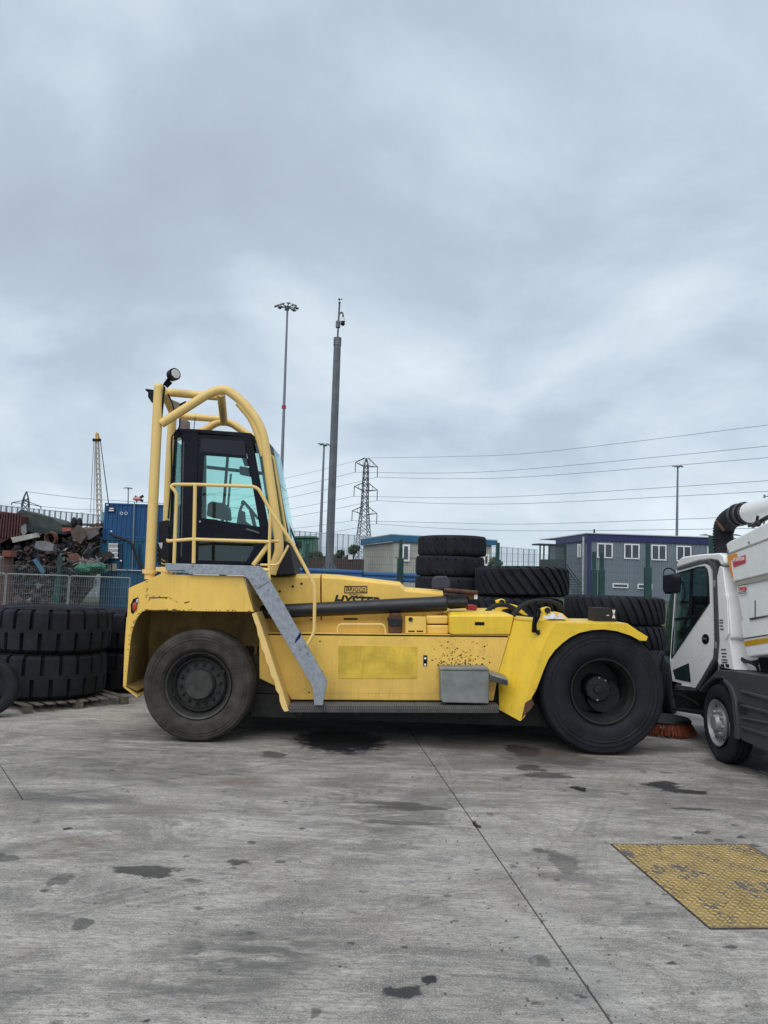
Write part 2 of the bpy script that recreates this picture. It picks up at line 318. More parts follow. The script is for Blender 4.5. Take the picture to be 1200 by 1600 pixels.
for a, b, w, s_ in [((-3.9, 8.55), (-2.1, 9.95), .16, .6), ((-1.0, 7.75), (.15, 8.6), .14, .6), ((-.6, 7.2), (.35, 7.85), .12, .5), ((-4.3, 10.2), (-2.9, 11.6), .1, .45), ((1.1, 8.3), (2.1, 8.9), .1, .45), ((2.9, 8.3), (3.9, 9.0), .1, .4)]: MK.append((np.array(a), np.array(b), w, s_))
xA = lambda y: .70 + (10 - y) * .1019
C0 = np.array([-4.36, 9.02]); CD = np.array([.781, .624]); CN = np.array([-.624, .781]); D0 = np.array([-3.47, 7.71])
LAT = np.random.RandomState(5).rand(256, 256)
def vn(x, y):
    xi = np.floor(x).astype(int); yi = np.floor(y).astype(int); fx = x - xi; fy = y - yi; fx = fx * fx * (3 - 2 * fx); fy = fy * fy * (3 - 2 * fy)
    g = lambda a, b: LAT[a % 256, b % 256]
    return (g(xi, yi) * (1 - fx) + g(xi + 1, yi) * fx) * (1 - fy) + (g(xi, yi + 1) * (1 - fx) + g(xi + 1, yi + 1) * fx) * fy - .5
def fb(x, y, sc, oc=4): return sum(vn(x * sc * 2 ** k + 17 * k, y * sc * 2 ** k + 31 * k) * .6 ** k for k in range(oc))
def attrs(me):
    nv = len(me.vertices); co = np.zeros(nv * 3); me.vertices.foreach_get('co', co); co = co.reshape(-1, 3); x, y = co[:, 0], co[:, 1]
    A = {k: np.zeros(nv) for k in ('stain', 'soft', 'dark', 'brown', 'band')}; A['dark'][:] = 0.
    for kind, cx, cy, a, b, s_ in STN:
        a = max(a, .015); b = max(b, .02); near = (np.abs(x - cx) < a * 2.1 + .05) & (np.abs(y - cy) < b * 2.1 + .05)
        if not near.any(): continue
        u = (x[near] - cx) / a; w = (y[near] - cy) / b
        xx, yy = x[near] + cx * 3, y[near] + cy * 5; rr = np.sqrt(u * u + w * w) + (.9 if a < .5 else .3) * fb(xx / a, yy / b, 1.1, 4) + .25 * fb(xx, yy, 14, 2)
        v = np.clip(1.35 - rr, 0, 1)
        if kind == 'dark':
            A['stain'][near] = np.maximum(A['stain'][near], v); q = A['dark'][near]; A['dark'][near] = np.where(v > .15, np.maximum(q, s_), q)
        elif kind == 'soft': A['soft'][near] = np.maximum(A['soft'][near], np.clip((1.25 - rr) * 1.8, 0, 1) * s_)
        else: A['brown'][near] = np.maximum(A['brown'][near], np.clip((1.3 - rr) * 1.2, 0, 1) * s_)
    for a, b, w, s_ in MK:
        d = b - a; Ln = np.hypot(*d); d = d / Ln; t = (x - a[0]) * d[0] + (y - a[1]) * d[1]; v = -(x - a[0]) * d[1] + (y - a[1]) * d[0]
        ch = (np.abs(v) < w) & (t > 0) & (t < Ln); pat = (np.sin((t + np.abs(v) * .8) * 2 * np.pi / .16) > 0) * 1.
        A['soft'] = np.maximum(A['soft'], ch * (.35 + .65 * pat) * s_ * (np.clip(t / .3, 0, 1)))
    for pts, w, s_ in (([(-6, 9.6), (-3, 10.0), (0, 9.6), (3, 8.9), (6, 8.6)], .17, .42), ([(-5, 8.6), (-2, 9.2), (1, 9.0), (4, 8.1)], .15, .34), ([(-2.2, 5.2), (-.6, 6.6), (.6, 8.6), (1.6, 10.4)], .12, .30), ([(.2, 5.6), (1.6, 6.6), (2.4, 8.2), (3.4, 10.2)], .13, .26), ([(-4.5, 6.6), (-2.4, 7.4), (-.4, 7.4), (2, 7.0)], .13, .28)):
        P_ = np.array([tuple(p)[:2] for p in spline([(a, b, 0) for a, b in pts], 10)])
        dmin = np.full(nv, 9.); tt = np.zeros(nv)
        for k in range(len(P_) - 1):
            a, b = P_[k], P_[k + 1]; d = b - a; L2 = d @ d; t = np.clip(((x - a[0]) * d[0] + (y - a[1]) * d[1]) / L2, 0, 1); dd = np.hypot(x - a[0] - d[0] * t, y - a[1] - d[1] * t); mk = dd < dmin; dmin[mk] = dd[mk]; tt[mk] = (k + t[mk]) * math.sqrt(L2)
        rib = .65 + .35 * np.sign(np.sin(dmin / w * 9)); A['soft'] = np.maximum(A['soft'], (dmin < w) * rib * s_ * np.clip(.9 + 1.2 * fb(x, y, .9, 3), 0, 1.2))
    for cx, cy, a_, n_ in ((-1.2, 6.1, .4, 60), (3.1, 8.8, 2.6, 50), (2.2, 5.0, .2, 30)):
        px_, py_ = cx, cy; rr_ = random.Random(int(cx * 10) + 50)
        for _ in range(n_):
            nx_, ny_ = px_ + .04 * math.cos(a_), py_ + .04 * math.sin(a_); a_ += rr_.gauss(0, .22); dd = np.hypot(x - nx_, y - ny_); A['stain'] = np.maximum(A['stain'], np.clip(1 - dd / .022, 0, 1) * .7); A['dark'] = np.maximum(A['dark'], (dd < .03) * .45); px_, py_ = nx_, ny_
    da = x - xA(y); A['band'] = (np.where((da > 0) & (da < .20), .42, 0) + np.where((da < 0) & (da > -.22), .2, 0) + np.where((np.abs(da - .20) < .022) | (np.abs(da + .22) < .022), .5, 0)) * (y < 10.6) * np.clip(.8 + fb(x, y, 1.5, 3), 0, 1)
    for k, v in A.items():
        at = me.attributes.new(k, 'FLOAT', 'POINT'); at.data.foreach_set('value', v.astype(np.float32))
def bay(parent, x0, x1, y0, y1, step, planes, z=0., mat_=None):
    nx = int((x1 - x0) / step) + 1; ny = int((y1 - y0) / step) + 1
    gx, gy = np.meshgrid(np.linspace(x0, x1, nx), np.linspace(y0, y1, ny)); v = np.stack([gx.ravel(), gy.ravel(), np.full(gx.size, z)], 1)
    i = np.arange((nx - 1) * (ny - 1)); r_ = i // (nx - 1) * nx + i % (nx - 1); fc = np.stack([r_, r_ + 1, r_ + nx + 1, r_ + nx], 1)
    me = bpy.data.meshes.new('concrete_slab'); me.from_pydata(v.tolist(), [], fc.tolist())
    bm = bmesh.new(); bm.from_mesh(me)
    for co, no in planes:          # keep the side the normal points away from
        bmesh.ops.bisect_plane(bm, geom=bm.verts[:] + bm.edges[:] + bm.faces[:], plane_co=(*co, 0), plane_no=(*no, 0), clear_outer=True)
    be = [e for e in bm.edges if e.is_boundary]; r = bmesh.ops.extrude_edge_only(bm, edges=be)
    bmesh.ops.translate(bm, verts=[g for g in r['geom'] if isinstance(g, bmesh.types.BMVert)], vec=(0, 0, -.05))
    bm.to_mesh(me); bm.free(); attrs(me); me.materials.append(mat_ or CONC)
    o = bpy.data.objects.new('concrete_slab', me); COL.objects.link(o); o.parent = parent; return o
JT = mat('joint_dirt', (.03, .028, .025), .95, var=.4, scale=20)
yard = MB().box(-16, 16, -8, 20.5, -.3, -.028).build('yard_ground', JT, kind='structure')
yard.location = (0, 0, 0); yard.data.transform(Matrix.Translation((0, 6.25, -.3)))
AN = np.array([1, .1019]); AN = AN / np.hypot(*AN); A0 = np.array([xA(10.), 10.]); gp = .007
BN = np.array([.827, .562])
pl = lambda p, nrm, g=gp: (tuple(np.array(p) - np.array(nrm) * g), tuple(nrm))
bay(yard, -9, 2.6, 1.5, 12, .026, [pl(A0, AN), pl(D0, CN)])                                        # front bay, left of the long joint
bay(yard, -5, 1.2, 7.4, 14, .04, [pl(A0, AN), pl(C0, CN), pl(D0, -CN), pl(C0, -BN)])              # strip between the two cross joints
bay(yard, -9, -3.2, 2.4, 9.6, .05, [pl(C0, CN), pl(D0, -CN), pl(C0, BN)])
bay(yard, -9, 1.2, 5, 14.8, .06, [pl(A0, AN), pl(C0, -CN)])
bay(yard, .2, 8, 1.5, 14.8, .03, [pl(A0, -AN)])                                                  # right of the long joint
bay(yard, -15.9, 15.9, 14.8 + gp, 20.4, .3, [])
bay(yard, -15.9, -9 - gp, -7.9, 14.8 - gp, .3, []); bay(yard, 8 + gp, 15.9, -7.9, 14.8 - gp, .3, []); bay(yard, -9, 8, -7.9, 1.5 - gp, .3, [])
# land beyond the yard: grass and a raised terrace on the right
def land():
    m = bpy.data.materials.new('rough_grass'); m.use_nodes = True; t = m.node_tree; b = t.nodes['Principled BSDF']; b.inputs['Roughness'].default_value = .95
    g = t.nodes.new('ShaderNodeNewGeometry'); q = t.nodes.new('ShaderNodeTexNoise'); q.inputs['Scale'].default_value = .6; q.inputs['Detail'].default_value = 9; q.inputs['Roughness'].default_value = .75; t.links.new(g.outputs[0], q.inputs[0])
    r = t.nodes.new('ShaderNodeValToRGB'); t.links.new(q.outputs[0], r.inputs[0]); e = r.color_ramp.elements; e[0].position = .35; e[0].color = (.05, .042, .028, 1); e[1].position = .62; e[1].color = (.06, .078, .03, 1); t.links.new(r.outputs[0], b.inputs[0]); return m
GRS = land()
sm = lambda a, b, v: (lambda t: t * t * (3 - 2 * t))(min(1, max(0, (v - a) / (b - a))))
TH_ = lambda x, y: -.01 + 1.4 * sm(23, 27, y) * sm(-11, -4, x)
xs = [-2500, -600, -200, -60, -30, -20] + [-16 + i for i in range(0, 40)] + [30, 60, 200, 600, 2500]; ys = [20.5 + i * .7 for i in range(14)] + [32, 45, 70, 120, 300, 900, 4500]
v = [(x, y, TH_(x, y)) for y in ys for x in xs]; nx = len(xs)
MB().add(v, [(j * nx + i, j * nx + i + 1, (j + 1) * nx + i + 1, (j + 1) * nx + i) for j in range(len(ys) - 1) for i in range(nx - 1)]).build('ground_beyond_fence', GRS, kind='structure')
MB().add([(-2500, -300, -.31), (2500, -300, -.31), (2500, 20.5, -.31), (-2500, 20.5, -.31)], [(0, 1, 2, 3)]).build('ground', GRS, kind='structure')
# ---------------------------------------------------------------- the yellow container handler
HY = 10.5
def hp(px, py, d=0.): return P(px, py, HY + d)
def hpoly(pts, d): return [hp(x, y, d) for x, y in pts]
handler = thing('container_handler', 'large yellow container handler with its mast removed and a black cab in a tube cage', 'industrial vehicle', (0, HY, 0))
def part(m, name, mt, par=handler, bev=.006, **k):
    if name in ONE and 'kind' not in k:
        for q in pieces(m): o = q.build(ONE[name], mt, par, bevel=bev, **k)
        return o
    return m.build(name, mt, par, bevel=bev, **k)
# chassis underside and axles
m = MB(); p0 = hp(405, 1000, .9); p1 = hp(860, 1000, .9)
m.box(p0[0], p1[0], HY + .42, HY + 2.9, .30, .62); m.box(p0[0], p1[0], HY + .45, HY + 2.7, .625, 1.15)
m.box(-2.9, p0[0] + .05, HY + 1.1, HY + 2.6, .62, 1.35); m.box(p1[0], 3.6, HY + 1.2, HY + 2.5, .55, 1.3)
part(m, 'chassis', OILY)
part(MB().tube([hp(308, 1072, .4), hp(308, 1072, .4) + np.array([0, 2.7, 0])], .17, 16), 'rear_axle', OILY)
part(MB().tube([hp(943, 1087, .4), hp(943, 1087, .4) + np.array([0, 3.0, 0])], .24, 16), 'front_axle', OILY)
m = MB(); rr = random.Random(5)
for i in range(26):
    x = rr.uniform(-2.2, -1.6); y = HY + rr.uniform(.6, 1.1); z = rr.uniform(.5, 1.1); m.box(x, x + rr.uniform(.05, .25), y, y + .15, z, z + rr.uniform(.05, .2))
for i in range(7): m.tube(bez((-2.2 + .1 * i, HY + .7, .7 + .05 * i), (-1.9, HY + .5, .4 + .1 * i), (-1.6, HY + .8, .8 - .04 * i)), .02, 6)
part(m, 'running_gear', OILY, bev=0)
# rear fender
FP_ = [(201, 919), (250, 897.5), (380, 900), (396.5, 956), (300, 955), (232, 953), (222, 956), (215, 964), (208, 980), (204.5, 996), (202, 1020), (199, 1050), (197, 1074), (192, 1073), (194.5, 1010), (197.5, 965), (199.5, 962)]
rf = part(MB().slab(hpoly(FP_, 0), (0, .025, 0)), 'rear_fender', YEL_P, bev=.004)
def wall(m, pts, d0, d1, th=.02):    # sheet swept across the machine along a side-view line
    for a, b in zip(pts, pts[1:]):
        A, B = hp(*a, 0), hp(*b, 0); t = (B - A) / np.linalg.norm(B - A); nn = np.array([-t[2], 0, t[0]]) * th
        m.slab([A + [0, d0, 0], B + [0, d0, 0], B + [0, d1, 0], A + [0, d1, 0]], -nn)
    return m
m = MB(); wall(m, [(192.5, 1073), (194.8, 1010), (200.5, 921), (250, 899.3), (380, 901.7)], .027, 3.3, .02); wall(m, [(214, 1090), (193, 1074)], .0, 3.3)
part(m, 'rear_guard', YEL_P, bev=0)
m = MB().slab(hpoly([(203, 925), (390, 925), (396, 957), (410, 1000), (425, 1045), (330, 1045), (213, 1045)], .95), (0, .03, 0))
wall(m, [(385, 903), (397, 958)], .05, .95); wall(m, [(213, 1080), (196.5, 1072), (199, 1010), (204, 930)], .03, .95, .005); part(m, 'wheel_well', mat('grimy_shaded_yellow', (.30, .20, .06), .7, var=.4, scale=3, spots=(.9, (.06, .04, .02), 5), streak=.8, dirt=(.10, .07, .03)), bev=0)  # yellow darkened for grime and also for the recess shade, painted into the colour
# front edge mudguard with its ragged lip
edge = [(393.5, 959), (400, 957), (407, 975), (418, 1008), (430, 1045), (441, 1078), (451, 1111), (444.5, 1112), (441, 1107), (437, 1096), (436, 1085), (431, 1078), (428.5, 1064), (423, 1055), (420, 1041), (416, 1034), (413, 1021), (409, 1014), (406, 1000), (403, 993), (401, 980), (398, 973)]
part(MB().slab(hpoly(edge, 0), (0, .9, 0)), 'mudguard', YEL_T, bev=.002)
# dark damage line along the arch edge: chipped paint strips
m = MB()
for x0, y0, x1, y1 in [(226, 953, 240, 954), (240, 954, 262, 953), (268, 954.5, 282, 954), (206, 988, 203, 1008), (213, 966, 210, 973), (202.5, 1016, 201, 1028), (288, 942, 296, 940), (234, 934, 262, 933.5), (270, 952, 276, 953)]:
    a, b = hp(x0, y0, -.002), hp(x1, y1, -.002); m.beam(a, b, .003, rr.uniform(.006, .015), up=(0, 1, 0)) if False else m.slab([a + [0, 0, .008], b + [0, 0, .006], b + [0, 0, -.008], a + [0, 0, -.010]], (0, .003, 0))
part(m, 'paint_chips', RUST, rf, bev=0, smooth=False)
m = MB(); q = random.Random(31)
def flecks(path, d, n, spread=2.0, s0=.006):
    for _ in range(n):
        k = q.randrange(len(path) - 1); t = q.random(); x = path[k][0] + (path[k + 1][0] - path[k][0]) * t + q.gauss(0, spread * .35); y = path[k][1] + (path[k + 1][1] - path[k][1]) * t + q.gauss(0, spread * .35)
        c = hp(x, y, d); r = q.uniform(.3, 1.5) * s0; a0 = q.random() * 6; m.slab([c + np.array([math.cos(a0 + j * 1.047) * r * q.uniform(.6, 1.8), 0, math.sin(a0 + j * 1.047) * r * q.uniform(.5, 1.2)]) for j in range(6)], (0, .002, 0))
flecks([(232, 952), (262, 952.5), (300, 953.5), (392, 954.5)], -.0018, 34, 2); flecks([(230, 952), (221, 955), (213, 963), (206.5, 980), (202.5, 996), (200, 1020), (196, 1060)], -.0018, 46, 2); flecks([(232, 934), (262, 933.5), (275, 938)], -.0018, 24, 5); flecks([(228, 905), (232, 940)], -.0018, 18, 5)
m.build('paint_fleck', RUST, rf, kind='stuff', smooth=False)
tl = part(MB().slab(hpoly([(204.5, 957), (204, 945), (208, 936), (216, 932.5), (216.5, 938), (213, 950), (208, 960)], -.004), (0, .05, 0)), 'tail_light', BLK, bev=.002)
part(MB().ball(hp(210.5, 948, -.012), .045, (.75, .4, 1.35)), 'red_lens', mat('red_lens', (.45, .05, .02), .2), tl, bev=0)
part(MB().ball(hp(214.5, 939, -.010), .03, (.6, .4, 1)), 'clear_lens', LIT, tl, bev=0)
# main side panel
sp_ = [(405, 988.5), (796, 992.5), (779, 1051), (771, 1095), (620, 1094.5), (455, 1093.5), (447, 1080), (405, 1060)]
side = part(MB().slab(hpoly(sp_, .36), (0, .05, 0)), 'side_panel', YEL_P, bev=.01)
part(MB().slab(hpoly([(529, 1008.5), (652, 1010), (651.5, 1060.5), (528, 1059.5)], .354), (0, .008, 0)), 'patch_plate', YEL_D, side, bev=.001)
m = MB().slab(hpoly([(661.5, 1024), (667.5, 1024), (667.5, 1040.5), (661.5, 1040.5)], .345), (0, .02, 0)); lt = part(m, 'latch', BLK, side, bev=.003)
m = MB()
for y in (1027, 1037): m.slab(hpoly([(662.8, y), (666, y), (666, y + 3), (662.8, y + 3)], .340), (0, .01, 0))
part(m, 'latch_hole', INKW, lt, bev=0)
m = MB(); q = random.Random(8)                                                                     # mud thrown up above the tool box
for i in range(230):
    t = q.random() ** 1.7; x = 716 + q.gauss(0, 20 + 10 * t); y = 1040 - 58 * t; r = q.uniform(.004, .013) * (1.2 - t)
    if 672 < x < 770: c = hp(x, y, .3575); k = 5; a0 = q.random() * 6; m.slab([c + np.array([math.cos(a0 + j * 1.2566) * r * q.uniform(.6, 1.4), 0, math.sin(a0 + j * 1.2566) * r * q.uniform(.5, 1.2)]) for j in range(k)], (0, .0025, 0))
for x, y in [(453, 1000), (434, 1049), (483, 1082), (500, 1002), (700, 1003), (757, 1010)]:
    c = hp(x, y, .3575); m.slab([c + np.array([math.cos(j) * .014, 0, math.sin(j) * .012]) for j in range(6)], (0, .0025, 0))
part(m, 'mud_spatter', RUST, side, bev=0, kind='stuff', smooth=False)
m = MB(); a = hp(470, 1083, .357); b = hp(690, 1084, .357)
for i in range(40):
    t = i / 40; c = a + (b - a) * t; m.slab([c, c + [.025, 0, 0], c + [.025, 0, .004], c + [0, 0, .004]], (0, .003, 0))
part(m, 'seam_line', mat('seam_dirt', (.42, .29, .09), .8), side, bev=0, kind='stuff')
m = MB().slab(hpoly([(405, 970), (640, 968), (702, 972), (702, 992), (405, 989)], .75), (0, .1, 0)); part(m, 'chassis_rail', YEL_P)
m = MB().slab([hp(405, 988.7, .36), hp(796, 992.5, .36), hp(796, 992.5, .36) + [0, 2.6, 0], hp(405, 988.7, .36) + [0, 2.6, 0]], (0, 0, -.03)); part(m, 'deck', YEL_P, bev=0)
# running board with serrated edge
m = MB(); a = hp(452, 1105, .0); b = hp(780, 1106, .0); m.slab([a + [0, 0, .02], b + [0, 0, .02], b + [0, .5, .02], a + [0, .5, .02]], (0, 0, -.09)); rb = part(m, 'running_board', mat('worn_board', (.075, .072, .068), .7, .2, var=.4, scale=6, bump=.3), bev=.004)
m = MB(); n = 92
for i in range(n):
    c = a + (b - a) * (i + .5) / n
    for j in range(4): m.add([c + [-.010, .01 + j * .07, .021], c + [.010, .01 + j * .07, .021], c + [.010, .05 + j * .07, .021], c + [-.010, .05 + j * .07, .021], c + [0, .03 + j * .07, .034]], [(0, 1, 4), (1, 2, 4), (2, 3, 4), (3, 0, 4)])
    m.slab([c + [-.008, -.004, -.02], c + [.008, -.004, -.02], c + [.006, -.004, .012], c + [-.006, -.004, .012]], (0, .004, 0))
part(m, 'tread_teeth', mat('worn_teeth', (.14, .135, .13), .5, .3), rb, bev=0, kind='stuff', smooth=False)
m = MB()
for x in (470, 560, 650, 745): c = hp(x, 1100, .05); m.box(c[0] - .03, c[0] + .03, HY + .05, HY + .9, c[2] - .15, c[2] - .02)
part(m, 'bracket', OILY, rb, bev=0)
# tool box
tb = part(MB().slab(hpoly([(688.5, 1047), (764, 1047.5), (764, 1099.5), (692, 1098), (688.5, 1093)], .02), (0, .32, 0)), 'tool_box', GREYM, bev=.012)
part(MB().slab(hpoly([(687.5, 1043.5), (762, 1043), (765, 1047.5), (687.5, 1047)], .005), (0, .345, 0)), 'lid', GREYM, tb, bev=.006)
st = part(MB().slab([hp(765, 1053, .05), hp(794, 1062, .0), hp(794, 1062, .0) + [0, .3, .03], hp(765, 1053, .05) + [0, .3, .03]], (0, 0, -.085)), 'foot_step', GREYM, bev=.006)
m = MB()
for i in range(5): m.slab([hp(766, 1055 + i * 2, .047) + [0, -.003, 0], hp(793, 1063.5 + i * 1.6, -.004) + [0, -.003, 0], hp(793, 1064.3 + i * 1.6, -.004) + [0, -.003, 0], hp(766, 1056 + i * 2, .047) + [0, -.003, 0]], (0, .003, 0))
part(m, 'step_ribs', OILY, st, bev=0)
# stair: galvanised stringers and treads
ST = [(258, 880), (406, 884.3), (413, 890), (420, 903), (511, 1063), (510.5, 1071), (504, 1102), (491, 1102), (488.5, 1073), (400, 924), (388, 905), (380, 898.5), (296, 897), (288, 891), (259, 891.5)]
sg = part(MB().slab(hpoly(ST, -.06), (0, .035, 0)), 'stringer', GALV, bev=.003)
m = MB(); a, b = hp(400.5, 921, -.0605), hp(420, 909.5, -.0605); m.slab([a, b, b + [0, 0, .008], a + [0, 0, .008]], (0, -.001, 0)); part(m, 'joint', INKB, sg, bev=0)
m = MB()
for x, y in [(393, 904), (412, 903), (399, 915), (419, 922), (469, 1014), (477, 1010), (301, 884), (480, 1021)]: c = hp(x, y, -.06); m.tube([c, c + [0, -.012, 0]], .014, 6)
part(m, 'bolt_heads', GREYM, sg, bev=0)
m = MB(); 
for x, y, w in [(462, 998, 4), (465, 994, 5), (467, 990, 4)]: m.slab(hpoly([(x, y), (x + w, y - 3), (x + w - 1, y + 3), (x - 2, y + 8)], -.0625), (0, .003, 0))
part(m, 'blue_smear', mat('blue_smear', (.01, .03, .12), .5), sg, bev=0)
part(MB().slab(hpoly(ST, .55), (0, .035, 0)), 'stringer', GALV, bev=.003)
for i in range(5):
    t = i / 4; c = hp(414 + 76 * t, 925 + 128 * t, 0); part(MB().box(c[0] - .12, c[0] + .10, HY - .024, HY + .549, c[2] - .02, c[2] + .015), 'tread', GALV, bev=0)
c0 = hp(262, 886, 0); c1 = hp(400, 890, 0)
part(MB().box(c0[0], c1[0], HY - .024, HY + .549, c0[2] - .03, c0[2] - .005), 'platform', GALV, bev=0)
part(MB().slab(hpoly([(243, 886), (262, 886.5), (262, 894), (243, 893)], .25), (0, .1, 0)), 'cross_member', YEL_T)
# engine cover
def cover(pts, d0, d1, ch=.12):     # side profile swept across with chamfered long top edges
    m = MB(); A = hpoly(pts, d0); n = len(A); low = min(p[2] for p in A); top = [i for i in range(n)]
    B = [p + [0, ch, 0] for p in A]; A2 = [p + [0, 0, -ch * .45] if p[2] > low + .3 else p for p in A]
    far = [p + [0, d1 - d0 - ch, 0] for p in A]; far2 = [p + [0, d1 - d0, 0] for p in A2]
    v = A2 + B + far + far2; f = [tuple(range(n)), tuple(range(4 * n - 1, 3 * n - 1, -1))]
    for k in range(3): f += [(k * n + i, (k + 1) * n + i, (k + 1) * n + (i + 1) % n, k * n + (i + 1) % n) for i in range(n)]
    return m.add(v, f)
hood = part(cover([(404, 896.5), (500, 896.5), (501, 972.5), (404, 974)], .82, 2.4), 'engine_cover', YEL_P, bev=.012)
part(cover([(502.5, 896.5), (530, 898), (625, 909), (634, 918), (693, 923), (693, 958), (640, 970), (502.5, 972.5)], .83, 2.4), 'engine_cover', YEL_P, bev=.012)
m = MB()
for x, y in [(437, 924), (457.5, 916.5), (471, 912), (486, 969)]: c = hp(x, y, .816); m.tube([c, c + [0, .01, 0]], .02, 8)
part(m, 'plug_holes', INKB, hood, bev=0)
part(MB().slab(hpoly([(537, 966), (558.5, 966), (558.5, 970), (537, 970)], .815), (0, .02, 0)), 'slot_handle', BLK, bev=.003)
c = hp(556, 921.5, .826); m = MB(); ex, ey = (1, 0, -.02), (0, 0, 1)
for (x0, y0, x1, y1) in [(538, 915.5, 574, 917), (538, 925.5, 574, 927), (538, 915.5, 539.5, 927), (572.5, 915.5, 574, 927)]: m.slab(hpoly([(x0, y0), (x1, y0), (x1, y1), (x0, y1)], .8255), (0, .003, 0))
put_text(m, 'BRIGGS', .088, c, ex, ey, bold=.0012, sx=1.0); put_text(m, 'EQUIPMENT UK', .028, hp(556, 929.3, .826), ex, ey, sx=1.05)
put_text(m, 'HYSTER', .20, hp(556.5, 940, .826), ex, ey, bold=.007, shear=.25, sx=.98); part(m, 'lettering', INKB, hood, bev=0, smooth=False)
# rails on the body
def rail(pts, d, r, rad=.08, par=handler, name='grab_rail', mt=YEL_T, n=5): return part(MB().tube(fil(hpoly(pts, d), rad, n), r, 10), name, mt, par, bev=0)
rail([(527, 990), (528, 975.5), (600.5, 975.5), (602.5, 990)], .42, .015, .07)
# lift cylinder
a, b = hp(408, 956.5, .62), hp(696, 943, .62)
cy = part(MB().lathe([(-.0, .0), (0, .09), (.02, .10), (np.linalg.norm(b - a) * .3, .103), (np.linalg.norm(b - a), .11), (np.linalg.norm(b - a) + .02, .095), (np.linalg.norm(b - a) + .02, 0)], a, b - a, 32), 'lift_cylinder', CYLB, bev=0)
part(MB().lathe([(0, .06), (.32, .06)], b, b - a, 20), 'rod_end', OILY, cy, bev=0)
m = MB().slab(hpoly([(405, 948), (412, 958), (409, 970), (399, 972), (397, 955)], .6), (0, .2, 0)); part(m, 'rubber_boot', BLKM, bev=.02)
part(MB().slab(hpoly([(702, 929), (726, 929), (731, 936), (729, 950), (702, 952), (699, 940)], .7), (0, .25, 0)), 'clamp', OILY, bev=.02)
m = MB(); m.tube([hp(694, 921.5, .7), hp(746, 926, .7)], .03, 8); m.tube([hp(694, 929, .8), hp(748, 934, .8)], .025, 8); m.slab(hpoly([(733, 925), (747, 926), (747, 937), (733, 936)], .72), (0, .05, 0)); part(m, 'hose_frame', RUST, bev=0)
part(MB().slab(hpoly([(741, 928), (746, 928), (746, 936), (741, 936)], .714), (0, .004, 0)), 'label_plate', INKW, bev=0)
m = MB(); m.slab(hpoly([(729, 947), (732, 944.5), (743, 945.5), (746, 949), (745.5, 954), (729, 953)], .9), (0, .15, 0)); part(m, 'red_cap', RED, bev=.02)
m = MB().slab([hp(675, 920, .9), hp(675, 906, .9), hp(680, 900, .9), hp(698, 900, .9), hp(703, 906, .9), hp(704, 920, .9)], (0, .06, 0)); part(m, 'seat_back', mat('grey_vinyl', (.045, .048, .06), .6), bev=.02)
# bracket and boxes along the deck
m = MB().slab(hpoly([(606, 966), (612, 958), (626, 958), (629, 966), (628, 990), (607, 990)], .5), (0, .25, 0)); part(m, 'pivot_block', RUST, bev=.02)
m = MB().slab(hpoly([(604.5, 966), (628, 968), (628, 978), (608, 978)], .48), (0, .02, 0)); part(m, 'rubber_pad', BLKM, bev=.004)
pb = part(MB().slab(hpoly([(633.5, 963), (665, 963.5), (666, 990), (633.5, 989.5)], .40), (0, .02, 0)), 'valve_plate', YEL_P, bev=.004)
m = MB(); c = hp(641.5, 967.5, .398); m.tube([c, c + [0, -.02, 0]], .03, 12)
for x in (638, 651): m.slab(hpoly([(x, 985.3), (x + 10, 985.3), (x + 10, 987.5), (x, 987.5)], .396), (0, .003, 0))
part(m, 'slots', INKB, pb, bev=0)
part(MB().slab(hpoly([(666, 962), (700, 962), (700, 975), (666, 975)], .5), (0, .5, 0)), 'cable_tray', YEL_P, bev=.02)
part(MB().slab(hpoly([(666, 977), (701, 977), (701, 991), (666, 991)], .46), (0, .5, 0)), 'cable_tray', YEL_P, bev=.02)
tk = cover([(702, 961.5), (706, 957), (790, 957), (803, 962), (797, 991.8), (709, 991.8), (702, 990)], .34, 2.2, .10); tk = part(tk, 'tank_cover', YEL_S, bev=.015)
part(MB().slab(hpoly([(742, 971.8), (757, 972), (757, 977), (742, 977)], .335), (0, .02, 0)), 'slot_handle', BLK, tk, bev=.002)
c = hp(754, 957.3, .7); part(MB().tube([c, c + [0, 0, .012]], .06, 16), 'filler_cap', BLK, tk, bev=0)
# front fender: slanting panel and outer flange
fa = [hp(804, 964.5, .36), hp(868, 972, .02), hp(845, 1018, .0), hp(813, 1127, .0), hp(780, 1109, .34), hp(779, 1052, .36), hp(797, 992, .36)]
ff = part(MB().slab(fa, (0, .03, 0)), 'front_fender', YEL_S, bev=.003)
fl = [(868, 972.5), (900, 973.5), (980, 974), (996, 985), (1012.5, 995), (1010, 1001.5), (1000, 1001), (985, 993), (963, 986), (943, 983.5), (925, 984.5), (905, 989), (890, 996.5), (879, 1005), (867, 1016), (857, 1030), (850, 1046), (844, 1062), (838, 1078), (832, 1088), (820, 1120), (813, 1127), (828, 1072), (845, 1018), (858, 990)]
part(MB().slab(hpoly(fl, -.002), (0, .03, 0)), 'fender_flange', YEL_S, bev=.003)
m = MB(); m.slab([hp(804, 964.5, .34), hp(868, 972, .022), hp(980, 974, .022), hp(980, 974, .022) + [0, 1.2, 0], hp(868, 972, .022) + [0, 1.2, 0], hp(804, 964.5, .34) + [0, .9, 0]], (0, 0, -.025))
wall(m, [(980, 974), (996, 985), (1011, 996)], .03, 1.2); part(m, 'fender_top', YEL_S, bev=0)
m = MB(); wall(m, [(1000, 1001), (963, 986.5), (943, 984), (905, 989.5), (879, 1005.5), (857, 1030.5), (844, 1062.5), (832, 1089)], .03, 1.2); part(m, 'arch_liner', OILY, bev=0)
